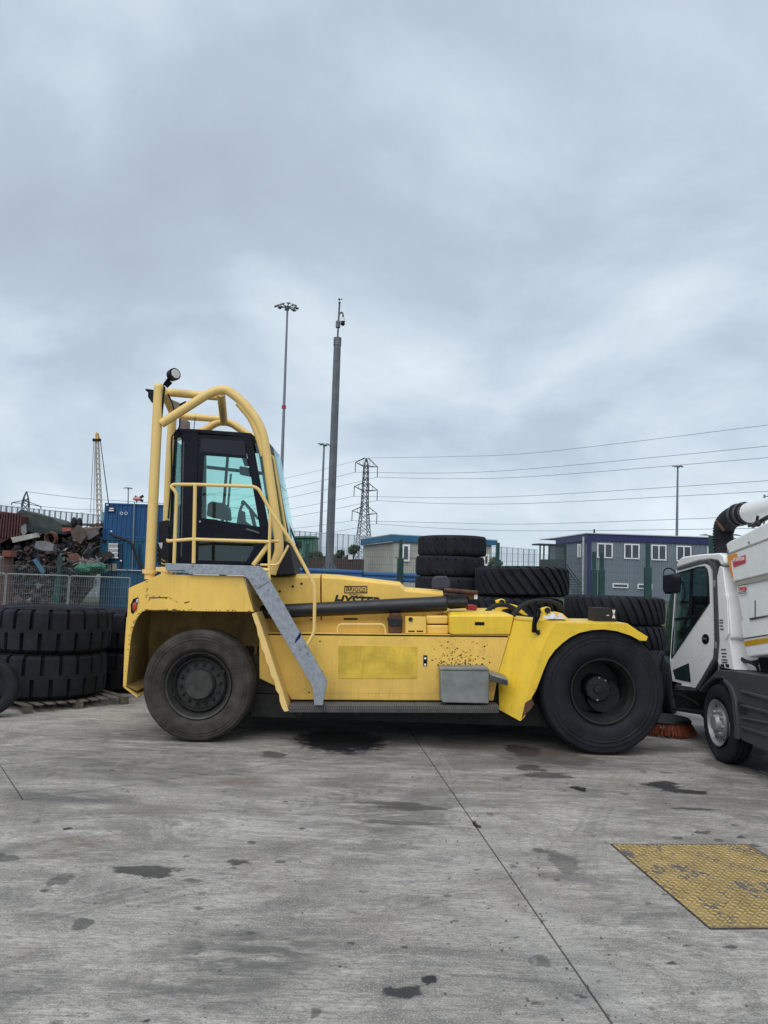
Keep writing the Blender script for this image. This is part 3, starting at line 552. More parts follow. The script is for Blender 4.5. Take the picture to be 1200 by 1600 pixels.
m = MB().slab(hpoly([(830, 1092), (835, 1100), (828, 1110), (820, 1117), (815, 1123), (821, 1098)], -.012), (0, .02, 0)); part(m, 'rusted_corner', RUST, bev=.004)
m = MB().slab(hpoly([(834, 1066), (839, 1067), (839, 1076), (834, 1078)], -.014), (0, .01, 0)); part(m, 'tie_bracket', YEL_S, bev=.002)
m = MB().slab([p + np.array([0, -.004, 0]) for p in [hp(822.5, 978, .25), hp(826.5, 978.5, .23), hp(826.5, 988, .23), hp(822.5, 988, .25)]], (0, .002, 0)); part(m, 'decal', mat('decal', (.6, .45, .35), .5), ff, bev=0)
m = MB(); m.slab([hp(838, 985, .14), hp(843, 984, .10), hp(842, 995, .11), hp(837, 996, .14)], (0, .03, 0)); part(m, 'mirror_socket', BLK, ff, bev=.004)
m = MB(); m.tube(fil([hp(837.5, 938.5, .05), hp(837, 958, .05), hp(834, 975, .06), hp(833.5, 988, .08)], .1), .026, 8); m.tube(fil([hp(841, 951, .0), hp(843, 961, .0), hp(836, 975, .06), hp(837, 986, .08), hp(842, 991, .08), hp(841, 985, .1)], .06), .02, 8); part(m, 'mirror_arm', BLK, bev=0)
# mast feet: clevis lugs on the front deck
for dx, dy, d in [(0, 0, .55), (71, 12.5, .55)]:
    if dx == 0: d = 1.5; 
    def q_(pts, d=d): return hpoly([(x + dx, y + dy) for x, y in pts], d)
    lug = part(MB().slab(q_([(774, 938), (784, 935.5), (789, 937), (791, 947), (778, 948)]), (0, .08, 0)), 'clevis_lug', YEL_S, bev=.015)
    part(MB().slab(q_([(774, 938), (784, 935.5), (789, 937), (791, 947), (778, 948)], d + .16), (0, .08, 0)), 'lug_plate', YEL_S, lug, bev=.015)
    c = q_([(784, 941)])[0]; part(MB().tube([c + [0, -.03, 0], c + [0, .28, 0]], .042, 12), 'pin', OILY, lug, bev=0)
    a_ = q_([(776, 955), (778, 948), (784, 944.5), (800, 944), (808, 946), (826, 962), (818, 962), (804, 953), (795, 951), (785, 953), (784, 962), (774, 962)])
    part(MB().slab(a_, (0, .24, 0)), 'mast_foot', YEL_S, lug, bev=.012)
    if dx:
        m = MB(); m.slab(q_([(786, 949), (803, 950), (815, 958), (788, 957)], d - .004), (0, .02, 0)); part(m, 'rust_pocket', RUST, lug, bev=0)
for a, c, b, d in [((757, 962), (766, 944), (786, 945), .9), ((786, 945), (798, 946), (806, 953), .9), ((802, 962), (816, 937), (850, 939), .5), ((850, 939), (870, 938), (880, 953), .7), ((690, 948), (700, 936), (716, 938), .75)]:
    part(MB().tube(bez(hp(*a, d), hp(*c, d + .05), hp(*b, d + .1)), .034, 10), 'hose', BLKM, bev=0)
bx = part(MB().slab(hpoly([(930.5, 949.5), (955, 950.5), (955, 973), (930, 973)], .42), (0, .4, 0)), 'control_box', BLKM, bev=.006)
m = MB().slab(hpoly([(955, 950.5), (963.5, 951.5), (963.5, 973), (955, 973)], .422), (0, .38, 0)); part(m, 'box_lid', BLKM, bx, bev=.004)
m = MB(); c = hp(959, 959.5, .419)
for s_ in (-1, 1): m.slab([c + [s_ * .004, 0, .06], c + [s_ * .022, 0, .06], c + [s_ * .006, 0, 0], c + [s_ * .022, 0, -.06], c + [s_ * .004, 0, -.06], c + [-s_ * .004, 0, 0]], (0, .002, 0))
part(m, 'emblem', INKW, bx, bev=0)
m = MB(); m.slab(hpoly([(948, 961), (952, 961), (952, 962), (948, 962)], .417), (0, .003, 0)); part(m, 'box_print', INKW, bx, bev=0)
# ---------------------------------------------------------------- tyres
def tyre(Rr, Wd, rb, n=24, depth=.03, style='lug', shear=0., gw=.30, grooves=()):
    """closed tyre section swept round the Y axis, tread bars cut as real grooves"""
    h = Wd / 2; rows = []     # (y, r, flag) flag: 0 none, 1 side A, 2 side B, 3 both
    rs = Rr - Wd * .10; side = [(-h * .62, rb, 0), (-h * .80, rb + .02, 0), (-h * .86, rb + (Rr - rb) * .13, 0), (-h * .93, rb + (Rr - rb) * .18, 0), (-h * 1.0, rb + (Rr - rb) * .42, 0), (-h * .995, rb + (Rr - rb) * .55, 0), (-h * 1.02, rb + (Rr - rb) * .57, 0), (-h * 1.02, rb + (Rr - rb) * .60, 0), (-h * .99, rb + (Rr - rb) * .62, 0), (-h * .985, rb + (Rr - rb) * .70, 0), (-h * 1.0, rb + (Rr - rb) * .715, 0), (-h * .98, rb + (Rr - rb) * .73, 0), (-h * .965, rb + (Rr - rb) * .78, 0)]
    rows += side
    if style in ('lug', 'slant', 'notch'):
        top = [(-h * .95, Rr - Wd * .14, 1), (-h * .90, Rr - Wd * .06, 1), (-h * .80, Rr - .012, 1), (-h * .10, Rr, 1), (-h * .07, Rr, 0), (h * .07, Rr, 0), (h * .10, Rr, 2), (h * .80, Rr - .012, 2), (h * .90, Rr - Wd * .06, 2), (h * .95, Rr - Wd * .14, 2)]
        if style == 'slant': top = [(a, b, 1) for a, b, c in top]
        if style == 'notch': top = [(-h * .96, Rr - Wd * .09, 0), (-h * .87, Rr - .02, 0), (-h * .70, Rr - .004, 0), (-h * .68, Rr - .003, 1), (-h * .48, Rr, 1), (-h * .46, Rr, 0), (h * .46, Rr, 0), (h * .48, Rr, 2), (h * .68, Rr - .003, 2), (h * .70, Rr - .004, 0), (h * .87, Rr - .02, 0), (h * .96, Rr - Wd * .09, 0)]
        rows += top
    else:
        rows += [(-h * .92, Rr - Wd * .12, 0), (-h * .82, Rr - Wd * .04, 0)]
        for gy in grooves: rows += [(h * gy - .012, Rr, 0), (h * gy - .009, Rr - .022, 0), (h * gy + .009, Rr - .022, 0), (h * gy + .012, Rr, 0)]
        rows += [(h * .82, Rr - Wd * .04, 0), (h * .92, Rr - Wd * .12, 0)]
    rows += [(-a, b, 0) for a, b, c in reversed(side)]
    rows += [(h * .62, rb, 0), (h * .80, rb + .05, 0), (h * .86, Rr - .09, 0), (-h * .86, Rr - .09, 0), (-h * .80, rb + .05, 0)]
    fr = [0, .03, gw, gw + .03, .5, .53, .5 + gw, .53 + gw] if style == 'lug' else [0, .04, gw, gw + .04]
    nfr = len(fr); vs = []; K = n * nfr
    for y, r, fl in rows:
        for i in range(n):
            for j, f_ in enumerate(fr):
                th = 2 * math.pi * (i + f_ + shear * y / h) / n
                low = (fl & 1 and j in (1, 2)) or (fl & 2 and (j in (5, 6) if style == 'lug' else j in (1, 2)))
                q = r - depth if low else r; vs.append((q * math.cos(th), y, q * math.sin(th)))
    nr = len(rows); m = MB(); m.add(vs, [(a * K + k, a * K + (k + 1) % K, ((a + 1) % nr) * K + (k + 1) % K, ((a + 1) % nr) * K + k) for a in range(nr) for k in range(K)]); return m
def place(mb, rot, org):      # rotate builder vertices (Euler) and move
    Mx = Matrix.Translation(Vector(org)) @ rot; mb.v = [tuple(Mx @ Vector(p)) for p in mb.v]; return mb
I4 = Matrix.Identity(4)
# rear wheel
RC = hp(308, 1072, 0); RR = RC[2]; RC = np.array([RC[0], HY, RR])
def wheel_at(c, name='wheel'):
    o = bpy.data.objects.new(name, None); COL.objects.link(o); o.parent = handler; o.location = (c[0], c[1] - HY, c[2]); return o
w = wheel_at((RC[0], HY + .26, RR), 'rear_wheel'); c = Vector((RC[0], HY + .26, RR))
part(place(tyre(RR, .52, .455, 40, .012, 'notch', gw=.18), I4, c), 'tyre', RUBD, w, bev=0)
DRIM = mat('dusty_dark_rim', (.045, .043, .041), .6, .3, var=.4, scale=12, bump=.15, spots=(.3, (.10, .09, .075), 10)); BRIM = mat('black_rim', (.016, .016, .017), .55, .2, var=.4, scale=10, bump=.1)
part(MB().lathe([(-.20, .46), (-.215, .455), (-.20, .43), (-.14, .42), (-.10, .385), (-.085, .375), (-.13, .365), (-.15, .35), (-.13, .345), (-.04, .335), (.1, .33), (.2, .40), (.2, .46)], c, (0, 1, 0), 64), 'rim', DRIM, w, bev=0)
hub = part(MB().lathe([(-.03, .345), (-.06, .33), (-.065, .22), (-.10, .215), (-.17, .20), (-.185, .185), (-.185, 0)], c, (0, 1, 0), 48), 'hub', DRIM, w, bev=0)
for i in range(14):
    a = 2 * math.pi * i / 14 + .1; p = c + Vector((math.cos(a) * .272, -.06, math.sin(a) * .272)); part(MB().lathe([(.01, .03), (-.012, .03), (-.014, .019), (-.05, .019), (-.055, .012), (-.055, 0)], p, (0, 1, 0), 6), 'wheel_nut', BRIM, hub, bev=0)
for i in (.55, 3.55): p = c + Vector((math.cos(i) * .37, -.1, math.sin(i) * .37)); part(MB().lathe([(.04, .025), (-.03, .025), (-.03, 0)], p, (0, 1, 0), 10), 'rim_lug', INKB, hub, bev=0)
wl = copy_thing; far = wheel_at((RC[0], HY + 3.0, RR), 'rear_wheel')
for ch in w.children:
    k = ch.copy(); COL.objects.link(k); k.parent = far
# front axle: twin tyres each side
FC = hp(943, 1086, .05); FR = .868; tm = tyre(FR, .52, .435, 36, .014, 'notch', gw=.16).mesh('tyre', RUBF)
def fwheel(y, sgn):
    w = wheel_at((FC[0], y, FR), 'front_wheel'); c = Vector((FC[0], y, FR))
    for dy in (0, .72): t = bpy.data.objects.new('tyre', tm); COL.objects.link(t); t.parent = w; t.location = (0, dy * sgn, 0)
    part(MB().lathe([(-.22 * sgn, .435), (-.235 * sgn, .45), (-.25 * sgn, .445), (-.245 * sgn, .425), (-.2 * sgn, .415), (-.17 * sgn, .39), (-.1 * sgn, .375), (.20 * sgn, .365), (.23 * sgn, .35), (.22 * sgn, .2), (.22 * sgn, 0)], c, (0, 1, 0), 64), 'rim', BRIM, w, bev=0)
    part(MB().lathe([(.84 * sgn, .44), (.3 * sgn, .435), (.2 * sgn, .435)], c, (0, 1, 0), 48), 'inner_rim', BRIM, w, bev=0)
    h = part(MB().lathe([(.21 * sgn, .19), (.03 * sgn, .185), (-.0 * sgn, .165), (-.01 * sgn, .07), (-.03 * sgn, .06), (-.035 * sgn, 0)], c, (0, 1, 0), 36), 'hub', BRIM, w, bev=0)
    for i in range(10):
        a = 2 * math.pi * i / 10 + .25; p = c + Vector((math.cos(a) * .155, 0, math.sin(a) * .155)); part(MB().lathe([(.01, .014), (-.02 * sgn, .014), (-.02 * sgn, 0)], p, (0, 1, 0), 6), 'wheel_nut', SIL if i in (1, 2, 7) else BRIM, h, bev=0)
fwheel(HY + .315, 1); fwheel(HY + 3.3, -1)
# ---------------------------------------------------------------- tube cage
DN, DF = .35, 1.55
def tb_(pts, d, r, rad=.25, name='cage_tube', n=7): return part(MB().tube(fil([hp(x, y, d if k is None else k) for x, y, k in [(p + (None,))[:3] for p in pts]], rad, n), r, 16), name, YEL_T, bev=0)
tb_([(233.5, 905), (241, 750), (248.3, 606)], DN, .072); c = hp(233.5, 893, DN); part(MB().lathe([(-.03, .10), (.0, .10), (.03, .10)], c, (0, 0, 1), 20), 'collar', YEL_T, bev=0); part(MB().ball(hp(248.3, 606, DN), .072), 'post_cap', YEL_T, bev=0)
tb_([(252, 662), (329, 613), (352, 607), (380, 628), (402, 657), (412, 680), (436, 846), (436, 862), (424, 897)], DN, .066, .22)
tb_([(373, 629), (395, 655), (406, 686), (413, 712)], DN + .02, .058, .2, 'gusset_tube')
tb_([(262, 613), (345, 620)], DN + .35, .062)
tb_([(258, 905), (264, 750), (270, 640)], DF, .07); tb_([(281, 650), (345, 655)], DF, .058)
tb_([(265, 686), (318, 674), (340, 659), (360, 660), (392, 682), (428, 710), (448, 842), (438, 897)], DF, .06, .2)
part(MB().tube([hp(345, 614, DN), hp(350, 660, DF)], .062, 14), 'cross_tube', YEL_T, bev=0)
part(MB().tube([hp(255, 612, DN), hp(269, 642, DF)], .062, 14), 'cross_tube', YEL_T, bev=0)
m = MB(); m.slab(hpoly([(227, 607), (241, 609), (241, 611), (227, 610)], .5), (0, .25, 0)); m.slab(hpoly([(231, 613), (240, 611), (241, 627), (237, 629), (231, 620)], .45), (0, .12, 0)); part(m, 'rear_lamp', BLK, bev=.006)
# work light
wl_ = part(MB().lathe([(.0, .0), (.0, .05), (-.04, .088), (-.12, .092), (-.14, .09), (-.14, .0)], hp(266, 588, .45), (-.75, .72, -.1), 20), 'work_light', BLK, bev=0)
part(MB().lathe([(0, .07), (.008, .065), (.01, 0)], hp(266, 588, .45) + np.array([.108, -.104, .014]), (.75, -.72, .1), 20), 'lamp_lens', LIT, wl_, bev=0)
m = MB(); m.tube([hp(259, 604, .45), hp(267, 596, .45)], .035, 8); m.tube([hp(257, 600, .42), hp(263, 592, .42)], .02, 8); m.tube(bez(hp(260, 598, .42), hp(253, 600, .42), hp(255, 612, .4)), .012, 6)
m.tube([hp(257, 604, .3), hp(252, 655, .35)], .016, 6); part(m, 'lamp_bracket', BLK, wl_, bev=0)
m = MB(); m.tube(spline([hp(256, 606, .38), hp(267, 625, .5), hp(272, 640, .6), (hp(281, 650, 1.4))]), .012, 6); m.tube(spline([hp(281, 655, 1.0), hp(280, 668, .6), hp(272, 678, .56), hp(268, 690, .52), hp(268, 745, .52), hp(263, 810, .54)]), .013, 6); part(m, 'cable', BLKM, bev=0)
hn = part(MB().slab(hpoly([(268, 624), (280, 629), (281, 641), (270, 637)], .8), (0, .15, 0)), 'horn', mat('cream_plastic', (.5, .47, .40), .5), bev=.01)
part(MB().slab(hpoly([(280, 631), (290, 626), (289, 634), (281, 640)], .8), (0, .12, 0)), 'horn_mouth', BLK, hn, bev=.005)
part(MB().slab(hpoly([(281, 655), (292.5, 656), (292, 672), (280, 672)], 1.3), (0, .2, 0)), 'exhaust_stack', mat('mauve_grey', (.26, .20, .20), .7), bev=.01)
part(MB().tube([hp(303, 671, .9), hp(305, 652, .9)], .006, 6), 'aerial', BLK, bev=0)
# air conditioning box and pipes left of the cab
ac = part(MB().slab(hpoly([(247, 815), (262, 812), (265, 875), (246, 868)], .55), (0, .5, 0)), 'air_conditioner', BLKM, bev=.02)
part(MB().slab(hpoly([(247, 848), (254, 848), (253, 857), (246.5, 857)], .545), (0, .004, 0)), 'label_plate', INKW, ac, bev=0)
for i in range(4): part(MB().tube(bez(hp(246, 850 + i * 8, .5), hp(252, 868 + i * 7, .45), hp(262, 872 + i * 3, .5)), .018, 6), 'pipe', BLKM, ac, bev=0)
# ---------------------------------------------------------------- cab
CN_, CF_ = .58, 1.46
cab = part(MB().slab(hpoly([(283.5, 674), (310, 675), (306.5, 882), (281, 882)], CN_), (0, .05, 0)), 'cab', BLK, bev=.008)
cp = lambda m, name, mt, bev=.004, **k: part(m, name, mt, cab, bev=bev, **k)
m = MB().slab(hpoly([(270.5, 686), (273, 674.5), (280, 670), (300, 670), (392, 676.5), (400, 684), (404, 694), (396, 690), (386, 683), (300, 675.5), (282, 676), (274, 688)], CN_ - .004), (0, .06, 0)); cp(m, 'roof_edge', BLK, .006)
T = hpoly([(274, 671.5), (390, 678), (414, 688), (424, 698)], CN_ + .05); D_ = np.array([0, CF_ - CN_ - .05, 0])
m = MB()
for a, b in zip(T, T[1:]): m.slab([a, b, b + D_, a + D_], (0, 0, -.07))
cp(m, 'roof', BLK, 0)
cp(MB().slab(hpoly([(262.5, 842), (281, 842), (281, 882), (262.5, 882)], CN_ + .006), (0, .05, 0)), 'rear_quarter_panel', BLK)
cp(MB().slab(hpoly([(273, 686), (283, 683), (280, 842), (263, 842), (264.5, 800)], CN_ + .012), (0, .012, 0)), 'quarter_glass', GTEAL, 0)
cp(MB().slab(hpoly([(286, 690), (288, 690), (284, 870), (282, 870)], CN_ - .01), (0, .01, 0)), 'trim_strip', GPL, 0)
# back wall, far side with its own windows, floor
a, b = hp(272, 688, CN_), hp(264, 842, CN_); e_ = np.array([0, CF_ - CN_, 0]); ln = lambda p, q, t: p + (q - p) * t
m = MB(); m.slab([hp(264, 842, CN_) + [0, .06, 0], hp(263, 882, CN_) + [0, .06, 0], hp(263, 882, CN_) + e_, hp(264, 842, CN_) + e_], (.04, 0, 0))
for t0, t1 in [(0, .06), (.94, 1)]: m.slab([ln(a, a + e_, t0), ln(b, b + e_, t0), ln(b, b + e_, t1), ln(a, a + e_, t1)], (.04, 0, 0))
cp(m, 'back_wall', BLK, 0)
cp(MB().slab([ln(a, a + e_, .06), ln(b, b + e_, .06), ln(b, b + e_, .94), ln(a, a + e_, .94)], (.01, 0, 0)), 'rear_window', GTEAL, 0)
CB = CF_
farp = [[(285, 684), (322, 688), (322, 850), (283, 850)], [(322, 688), (412, 692), (414, 708), (322, 706)], [(322, 727), (420, 738), (420, 743), (322, 732)], [(354, 706), (358, 706), (348, 830), (344, 830)], [(359, 740), (362, 740), (354, 830), (351, 830)],
        [(404, 706), (414, 706), (436, 835), (424, 835)], [(283, 826), (440, 832), (446, 882), (283, 882)], [(322, 810), (340, 812), (340, 830), (322, 830)]]
m = MB()
for k, p in enumerate(farp): m.slab(hpoly(p, CB + .003 * k), (0, .04, 0))
cp(m, 'far_side_frame', BLK, 0); cp(MB().slab(hpoly([(322, 706), (414, 708), (434, 832), (322, 832)], CB - .01), (0, .008, 0)), 'far_window', GTEAL, 0)
p_, q_2 = hp(264, 878, CN_ + .06), hp(452, 884, CN_ + .06)
cp(MB().slab([p_, q_2, q_2 + [0, .8, 0], p_ + [0, .8, 0]], (0, 0, -.05)), 'floor', BLK, 0)
# door: stiles and rails round two panes
door = part(MB().slab(hpoly([(309.5, 679), (388, 683), (395, 690), (396, 700), (311, 696), (309.5, 696)], CN_ - .012), (0, .05, 0)), 'door', BLK, cab, bev=.004)
m = MB().slab(hpoly([(309.6, 696.5), (320, 697), (311.5, 842), (306.8, 842)], CN_ - .014), (0, .05, 0))
m.slab(hpoly([(384, 700), (396.5, 700), (419.5, 822), (420, 842), (410, 842), (405.5, 823), (399, 785)], CN_ - .016), (0, .05, 0))
m.slab(hpoly([(320, 696.8), (384, 700), (385.5, 716), (319, 711)], CN_ - .010), (0, .04, 0))
m.slab(hpoly([(308, 808), (406, 823), (410, 848), (306.6, 842.5)], CN_ - .009), (0, .05, 0))
m.slab(hpoly([(306.5, 842.6), (310, 843), (308, 882), (304.8, 882)], CN_ - .011), (0, .05, 0)); m.slab(hpoly([(400, 848), (420, 843), (420, 852), (407, 882), (383, 882)], CN_ - .0085), (0, .05, 0)); m.slab(hpoly([(308, 875), (386, 877), (383, 882), (308, 882)], CN_ - .0075), (0, .05, 0))
m.build('door_frame', BLK, cab, bevel=.004)
m = MB().slab(hpoly([(314, 685), (381, 689), (385, 712), (312.5, 706)], CN_ - .0175), (0, .004, 0)); cp(m, 'tinted_pane', mat('tinted_black', (.012, .013, .018), .12), 0)
cp(MB().slab(hpoly([(319, 711), (385, 716), (399, 785), (405.5, 823), (310.5, 809)], CN_ + .005), (0, .008, 0)), 'door_glass', GTEAL, 0)
cp(MB().slab(hpoly([(309, 843), (401, 848), (385, 877), (307.5, 875)], CN_ + .006), (0, .008, 0)), 'lower_glass', GDARK, 0)
h_ = cp(MB().tube(fil([hp(385, 827, CN_ - .05), hp(405, 833, CN_ - .05), hp(406, 834, CN_ - .02)], .03), .017, 8), 'door_handle', GPL, 0)
c = hp(312.5, 815, CN_ - .012); cp(MB().lathe([(0, .018), (-.008, .016), (-.008, 0)], c, (0, 1, 0), 12), 'lock', SIL, 0)
c = hp(323.5, 818.5, CN_ - .011); cp(MB().lathe([(0, .05), (-.006, .05), (-.006, .042), (-.001, .04), (-.001, 0)], c, (0, 1, 0), 24), 'round_cover', BLK, 0)
# windscreen side glass, cowling, windscreen
cp(MB().slab(hpoly([(398, 690), (403, 684), (418, 690), (426, 700), (449, 826), (452, 848), (421, 843), (419.5, 822)], CN_ + .03), (0, .01, 0)), 'side_glass', GTEAL, 0)
cp(MB().slab(hpoly([(421, 838), (452, 848), (460, 897), (421, 899)], CN_ + .02), (0, .85, 0)), 'cowling', BLKM, .01)
m = MB(); Wp = hpoly([(417, 689), (426, 699), (437, 757), (448, 824), (453, 848)], CN_ + .04)
for a, b in zip(Wp, Wp[1:]): m.slab([a, b, b + [0, .8, 0], a + [0, .8, 0]], (.01, 0, 0))
cp(m, 'windscreen', GTEAL, 0)
m = MB(); m.slab(hpoly([(412, 686), (418, 689), (426, 699), (426, 714), (420, 712)], CN_ + .022), (0, .02, 0)); cp(m, 'sun_visor', mat('dark_visor', (.10, .13, .15), .3), 0)
m = MB(); 
for (x0, y0), (x1, y1) in [((425, 710), (450, 832)), ((421, 748), (434, 800)), ((434, 800), (440, 826))]: m.tube([hp(x0, y0, CN_ + .0), hp(x1, y1, CN_ + .0)], .013, 6)
cp(m, 'screen_pillar', BLK, 0)
cp(MB().tube(spline([hp(441, 785, 1.2), hp(452, 820, 1.1), hp(463, 850, 1.0), hp(476, 895, .95)]), .014, 6), 'wiper_arm', BLK, 0)
rail([(420, 710), (427, 714), (446, 826), (449, 845)], .5, .018, .08, cab, 'mirror_rail')
# inside the cab
seat = cp(MB().slab(hpoly([(322, 806), (324, 786), (330, 783), (348, 786), (354, 792), (356, 812)], .98), (0, .35, 0)), 'seat', BLKM, .03)
part(MB().slab(hpoly([(312, 812), (360, 815), (362, 870), (312, 870)], .95), (0, .42, 0)), 'seat_base', BLKM, seat, bev=.02)
cp(MB().slab(hpoly([(372, 800), (378, 797), (379, 812), (392, 822), (386, 845), (366, 840)], 1.0), (0, .3, 0)), 'dashboard', BLKM, .01)
j = cp(MB().tube([hp(374, 810, .9), hp(375, 798, .9), hp(378, 790, .9)], .022, 8), 'joystick', BLKM, 0); part(MB().ball(hp(379.5, 786, .9), .038, (.8, .8, 1.2)), 'knob', BLKM, j, bev=0)
c = hp(392, 797, 1.1); m = MB(); m.lathe([(-.01, .19), (.0, .20), (.01, .19), (0, .18)], c, (.75, 0, .66), 32, closed=True); m.tube([c, hp(400, 830, 1.1)], .03, 8); m.beam(c + np.array([-.12, 0, .13]), c + np.array([.12, 0, -.13]), .03, .02, up=(0, 1, 0)); cp(m, 'steering_wheel', BLKM, 0)
cp(MB().slab(hpoly([(374, 728), (391, 731), (392, 745), (374, 741)], .9), (0, .06, 0)), 'monitor', BLKM, .01)
cp(MB().slab(hpoly([(378, 716), (386, 716), (392, 728), (382, 728)], .92), (0, .04, 0)), 'monitor_mount', BLKM, 0)
# ---------------------------------------------------------------- thin handrails round the cab steps
RD = -.02
rail([(272, 880), (275, 800), (276, 770), (267, 760), (271, 757), (305, 757), (395, 760), (404, 764), (422, 797), (457, 849), (488, 908), (492, 918), (491, 985), (489, 992), (480, 1007)], RD, .024, .1, name='handrail', n=4)
rail([(305, 757.5), (302.5, 880)], RD, .026, name='handrail'); rail([(263, 842), (262, 845.5), (300, 842.5), (421, 846.5)], RD, .024, .03, name='handrail'); rail([(422.5, 797), (421, 850), (420.5, 907)], RD, .022, name='handrail')
rail([(421, 849), (396, 883)], RD + .05, .034, name='handrail'); rail([(407, 882.5), (431, 882.7), (436, 880), (451, 852)], RD, .017, .05, name='handrail'); rail([(408, 890), (421, 891)], RD, .03, name='handrail'); rail([(420.5, 845.5), (436, 845.5)], RD + .1, .022, name='handrail')
for x in (269, 275, 403): c = hp(x, 894, .1); part(MB().tube([c, c + [0, 0, -.12]], .02, 8), 'rail_foot', YEL_T, bev=0)
# ---------------------------------------------------------------- white road sweeper, heading away, left flank towards us
SX = 4.62
def sx(px, py, d=0.): return PX(px, py, SX + d)
def sp2(pts, d=0.): return [sx(x, y, d) for x, y in pts]
swp = thing('road_sweeper', 'white compact road sweeper truck with black suction hose curling over its cab roof', 'sweeper truck', sx(1125, 1182))
def sw(m, name, mt, par=swp, bev=.006, **k): return part(m, name, mt, par, bev, **k)
OX = lambda w: (w, 0, 0)
# cab: pillars and roof round the door
cb_ = sw(MB().slab(sp2([(1057, 884), (1059, 876), (1066, 870), (1090, 866.5), (1124, 864), (1130, 868), (1133, 880), (1127, 884), (1122, 876), (1110, 874), (1090, 876.5), (1058, 887)], .0), OX(2.0)), 'cab', WHT, bev=.02)
sw(MB().slab(sp2([(1058, 887.5), (1090, 877), (1106, 874.2), (1114, 878), (1118, 888), (1118, 900), (1122, 1003), (1120, 1028), (1092, 1076), (1085, 1080), (1053, 1074), (1055, 1070), (1086, 1075), (1114, 1030), (1116, 1000), (1113.5, 892), (1109, 882), (1104, 879), (1058, 891)], -.012), OX(.05)), 'door_seal', GPL, cb_, bev=.004)
sd_ = MB()
dr = [(1056, 893), (1092, 882), (1102, 880.5), (1108, 884), (1110.5, 892), (1115, 1000), (1114, 1027), (1089, 1072), (1058, 1066), (1051, 1064), (1047, 1036)]
wn = [(1057, 896), (1092, 886), (1101, 885), (1105, 890), (1107, 900), (1108.5, 942), (1049.5, 1028)]
# door skin in strips round the window opening
sd_.slab(sp2([dr[0], dr[1], dr[2], wn[2], wn[1], wn[0]]), OX(.04)); sd_.slab(sp2([dr[2], dr[3], dr[4], wn[4], wn[3], wn[2]]), OX(.04))
sd_.slab(sp2([dr[4], dr[5], wn[5], wn[4]]), OX(.04)); sd_.slab(sp2([wn[5], dr[5], dr[6], dr[7], (1070, 1068.5), (1060, 1048), (1050, 1034), wn[6]]), OX(.04))
sd_.slab(sp2([wn[6], (1050, 1034), (1060, 1048), (1070, 1068.5), dr[8], dr[9], dr[10]]), OX(.04)); sd_.slab(sp2([dr[0], wn[0], wn[6], dr[10], (1047.4, 1030)]), OX(.04))
door = sw(sd_, 'door', WHT, cb_, bev=0)
sw(MB().slab(sp2(wn, .02), OX(.008)), 'door_window', GSWP, cb_, bev=0)
m = MB()
m.slab(sp2([(1078, 890), (1081.5, 889), (1079.5, 962), (1076, 963)], -.002), OX(.02)); m.slab(sp2([(1053, 966), (1093, 960), (1090, 965), (1053, 970)], -.003), OX(.02)); sw(m, 'window_bar', BLK, cb_, bev=.002)
wseal = MB()
for a, b in zip(wn, wn[1:] + wn[:1]): wseal.beam(sx(*a, -.004), sx(*b, -.004), .012, .022, up=(1, 0, 0))
sw(wseal, 'window_seal', BLK, cb_, bev=0)
sw(MB().slab(sp2([(1051, 1047), (1076, 1036), (1079, 1066), (1055, 1061)], -.006), OX(.01)), 'lower_window', mat('tinted_pane', (.02, .035, .035), .12), cb_, bev=.002)
hc = sx(1101.5, 998.5, -.01); m = MB(); n = 20
oval = [hc + np.array([0, math.cos(2 * math.pi * i / n) * .115, math.sin(2 * math.pi * i / n) * .072 - math.cos(2 * math.pi * i / n) * .012]) for i in range(n)]
dh = sw(MB().slab(oval, OX(.02)), 'door_handle', BLK, cb_, bev=.004)
sw(MB().box(hc[0] - .02, hc[0], hc[1] - .07, hc[1] + .06, hc[2] - .012, hc[2] + .02), 'pull', GPL, dh, bev=.008)
m = MB(); m.box(SX - .005, SX + 1.95, sx(1055, 1000)[1] - .03, sx(1055, 1000)[1] + .015, .55, 1.6)
m = MB()
W0 = [(1056, 890), (1050, 912), (1041, 960), (1037.5, 1000), (1038.5, 1025), (1043, 1036), (1047, 1038)]
Wn = [sx(*q, .03) for q in W0]; inn = [sx(1057, 893, .0), sx(1054, 915), sx(1051, 960), sx(1049, 1000), sx(1048, 1025), sx(1047.5, 1034), sx(1048, 1036)]
for a, b, c_, d_ in zip(Wn, Wn[1:], inn, inn[1:]): m.slab([a, b, d_, c_], OX(.01))
for a, b in zip(Wn, Wn[1:]): m.slab([a + [.012, 0, 0], b + [.012, 0, 0], b + [1.9, 0, 0], a + [1.9, 0, 0]], (0, -.01, 0))
sw(m, 'windscreen', glass('screen_glass', (.90, .95, .94), .05), cb_, bev=0)
m = MB(); m.tube([sx(1057.5, 892, -.01), sx(1047.8, 1034, -.01)], .012, 6); sw(m, 'screen_pillar', WHT, cb_, bev=0)
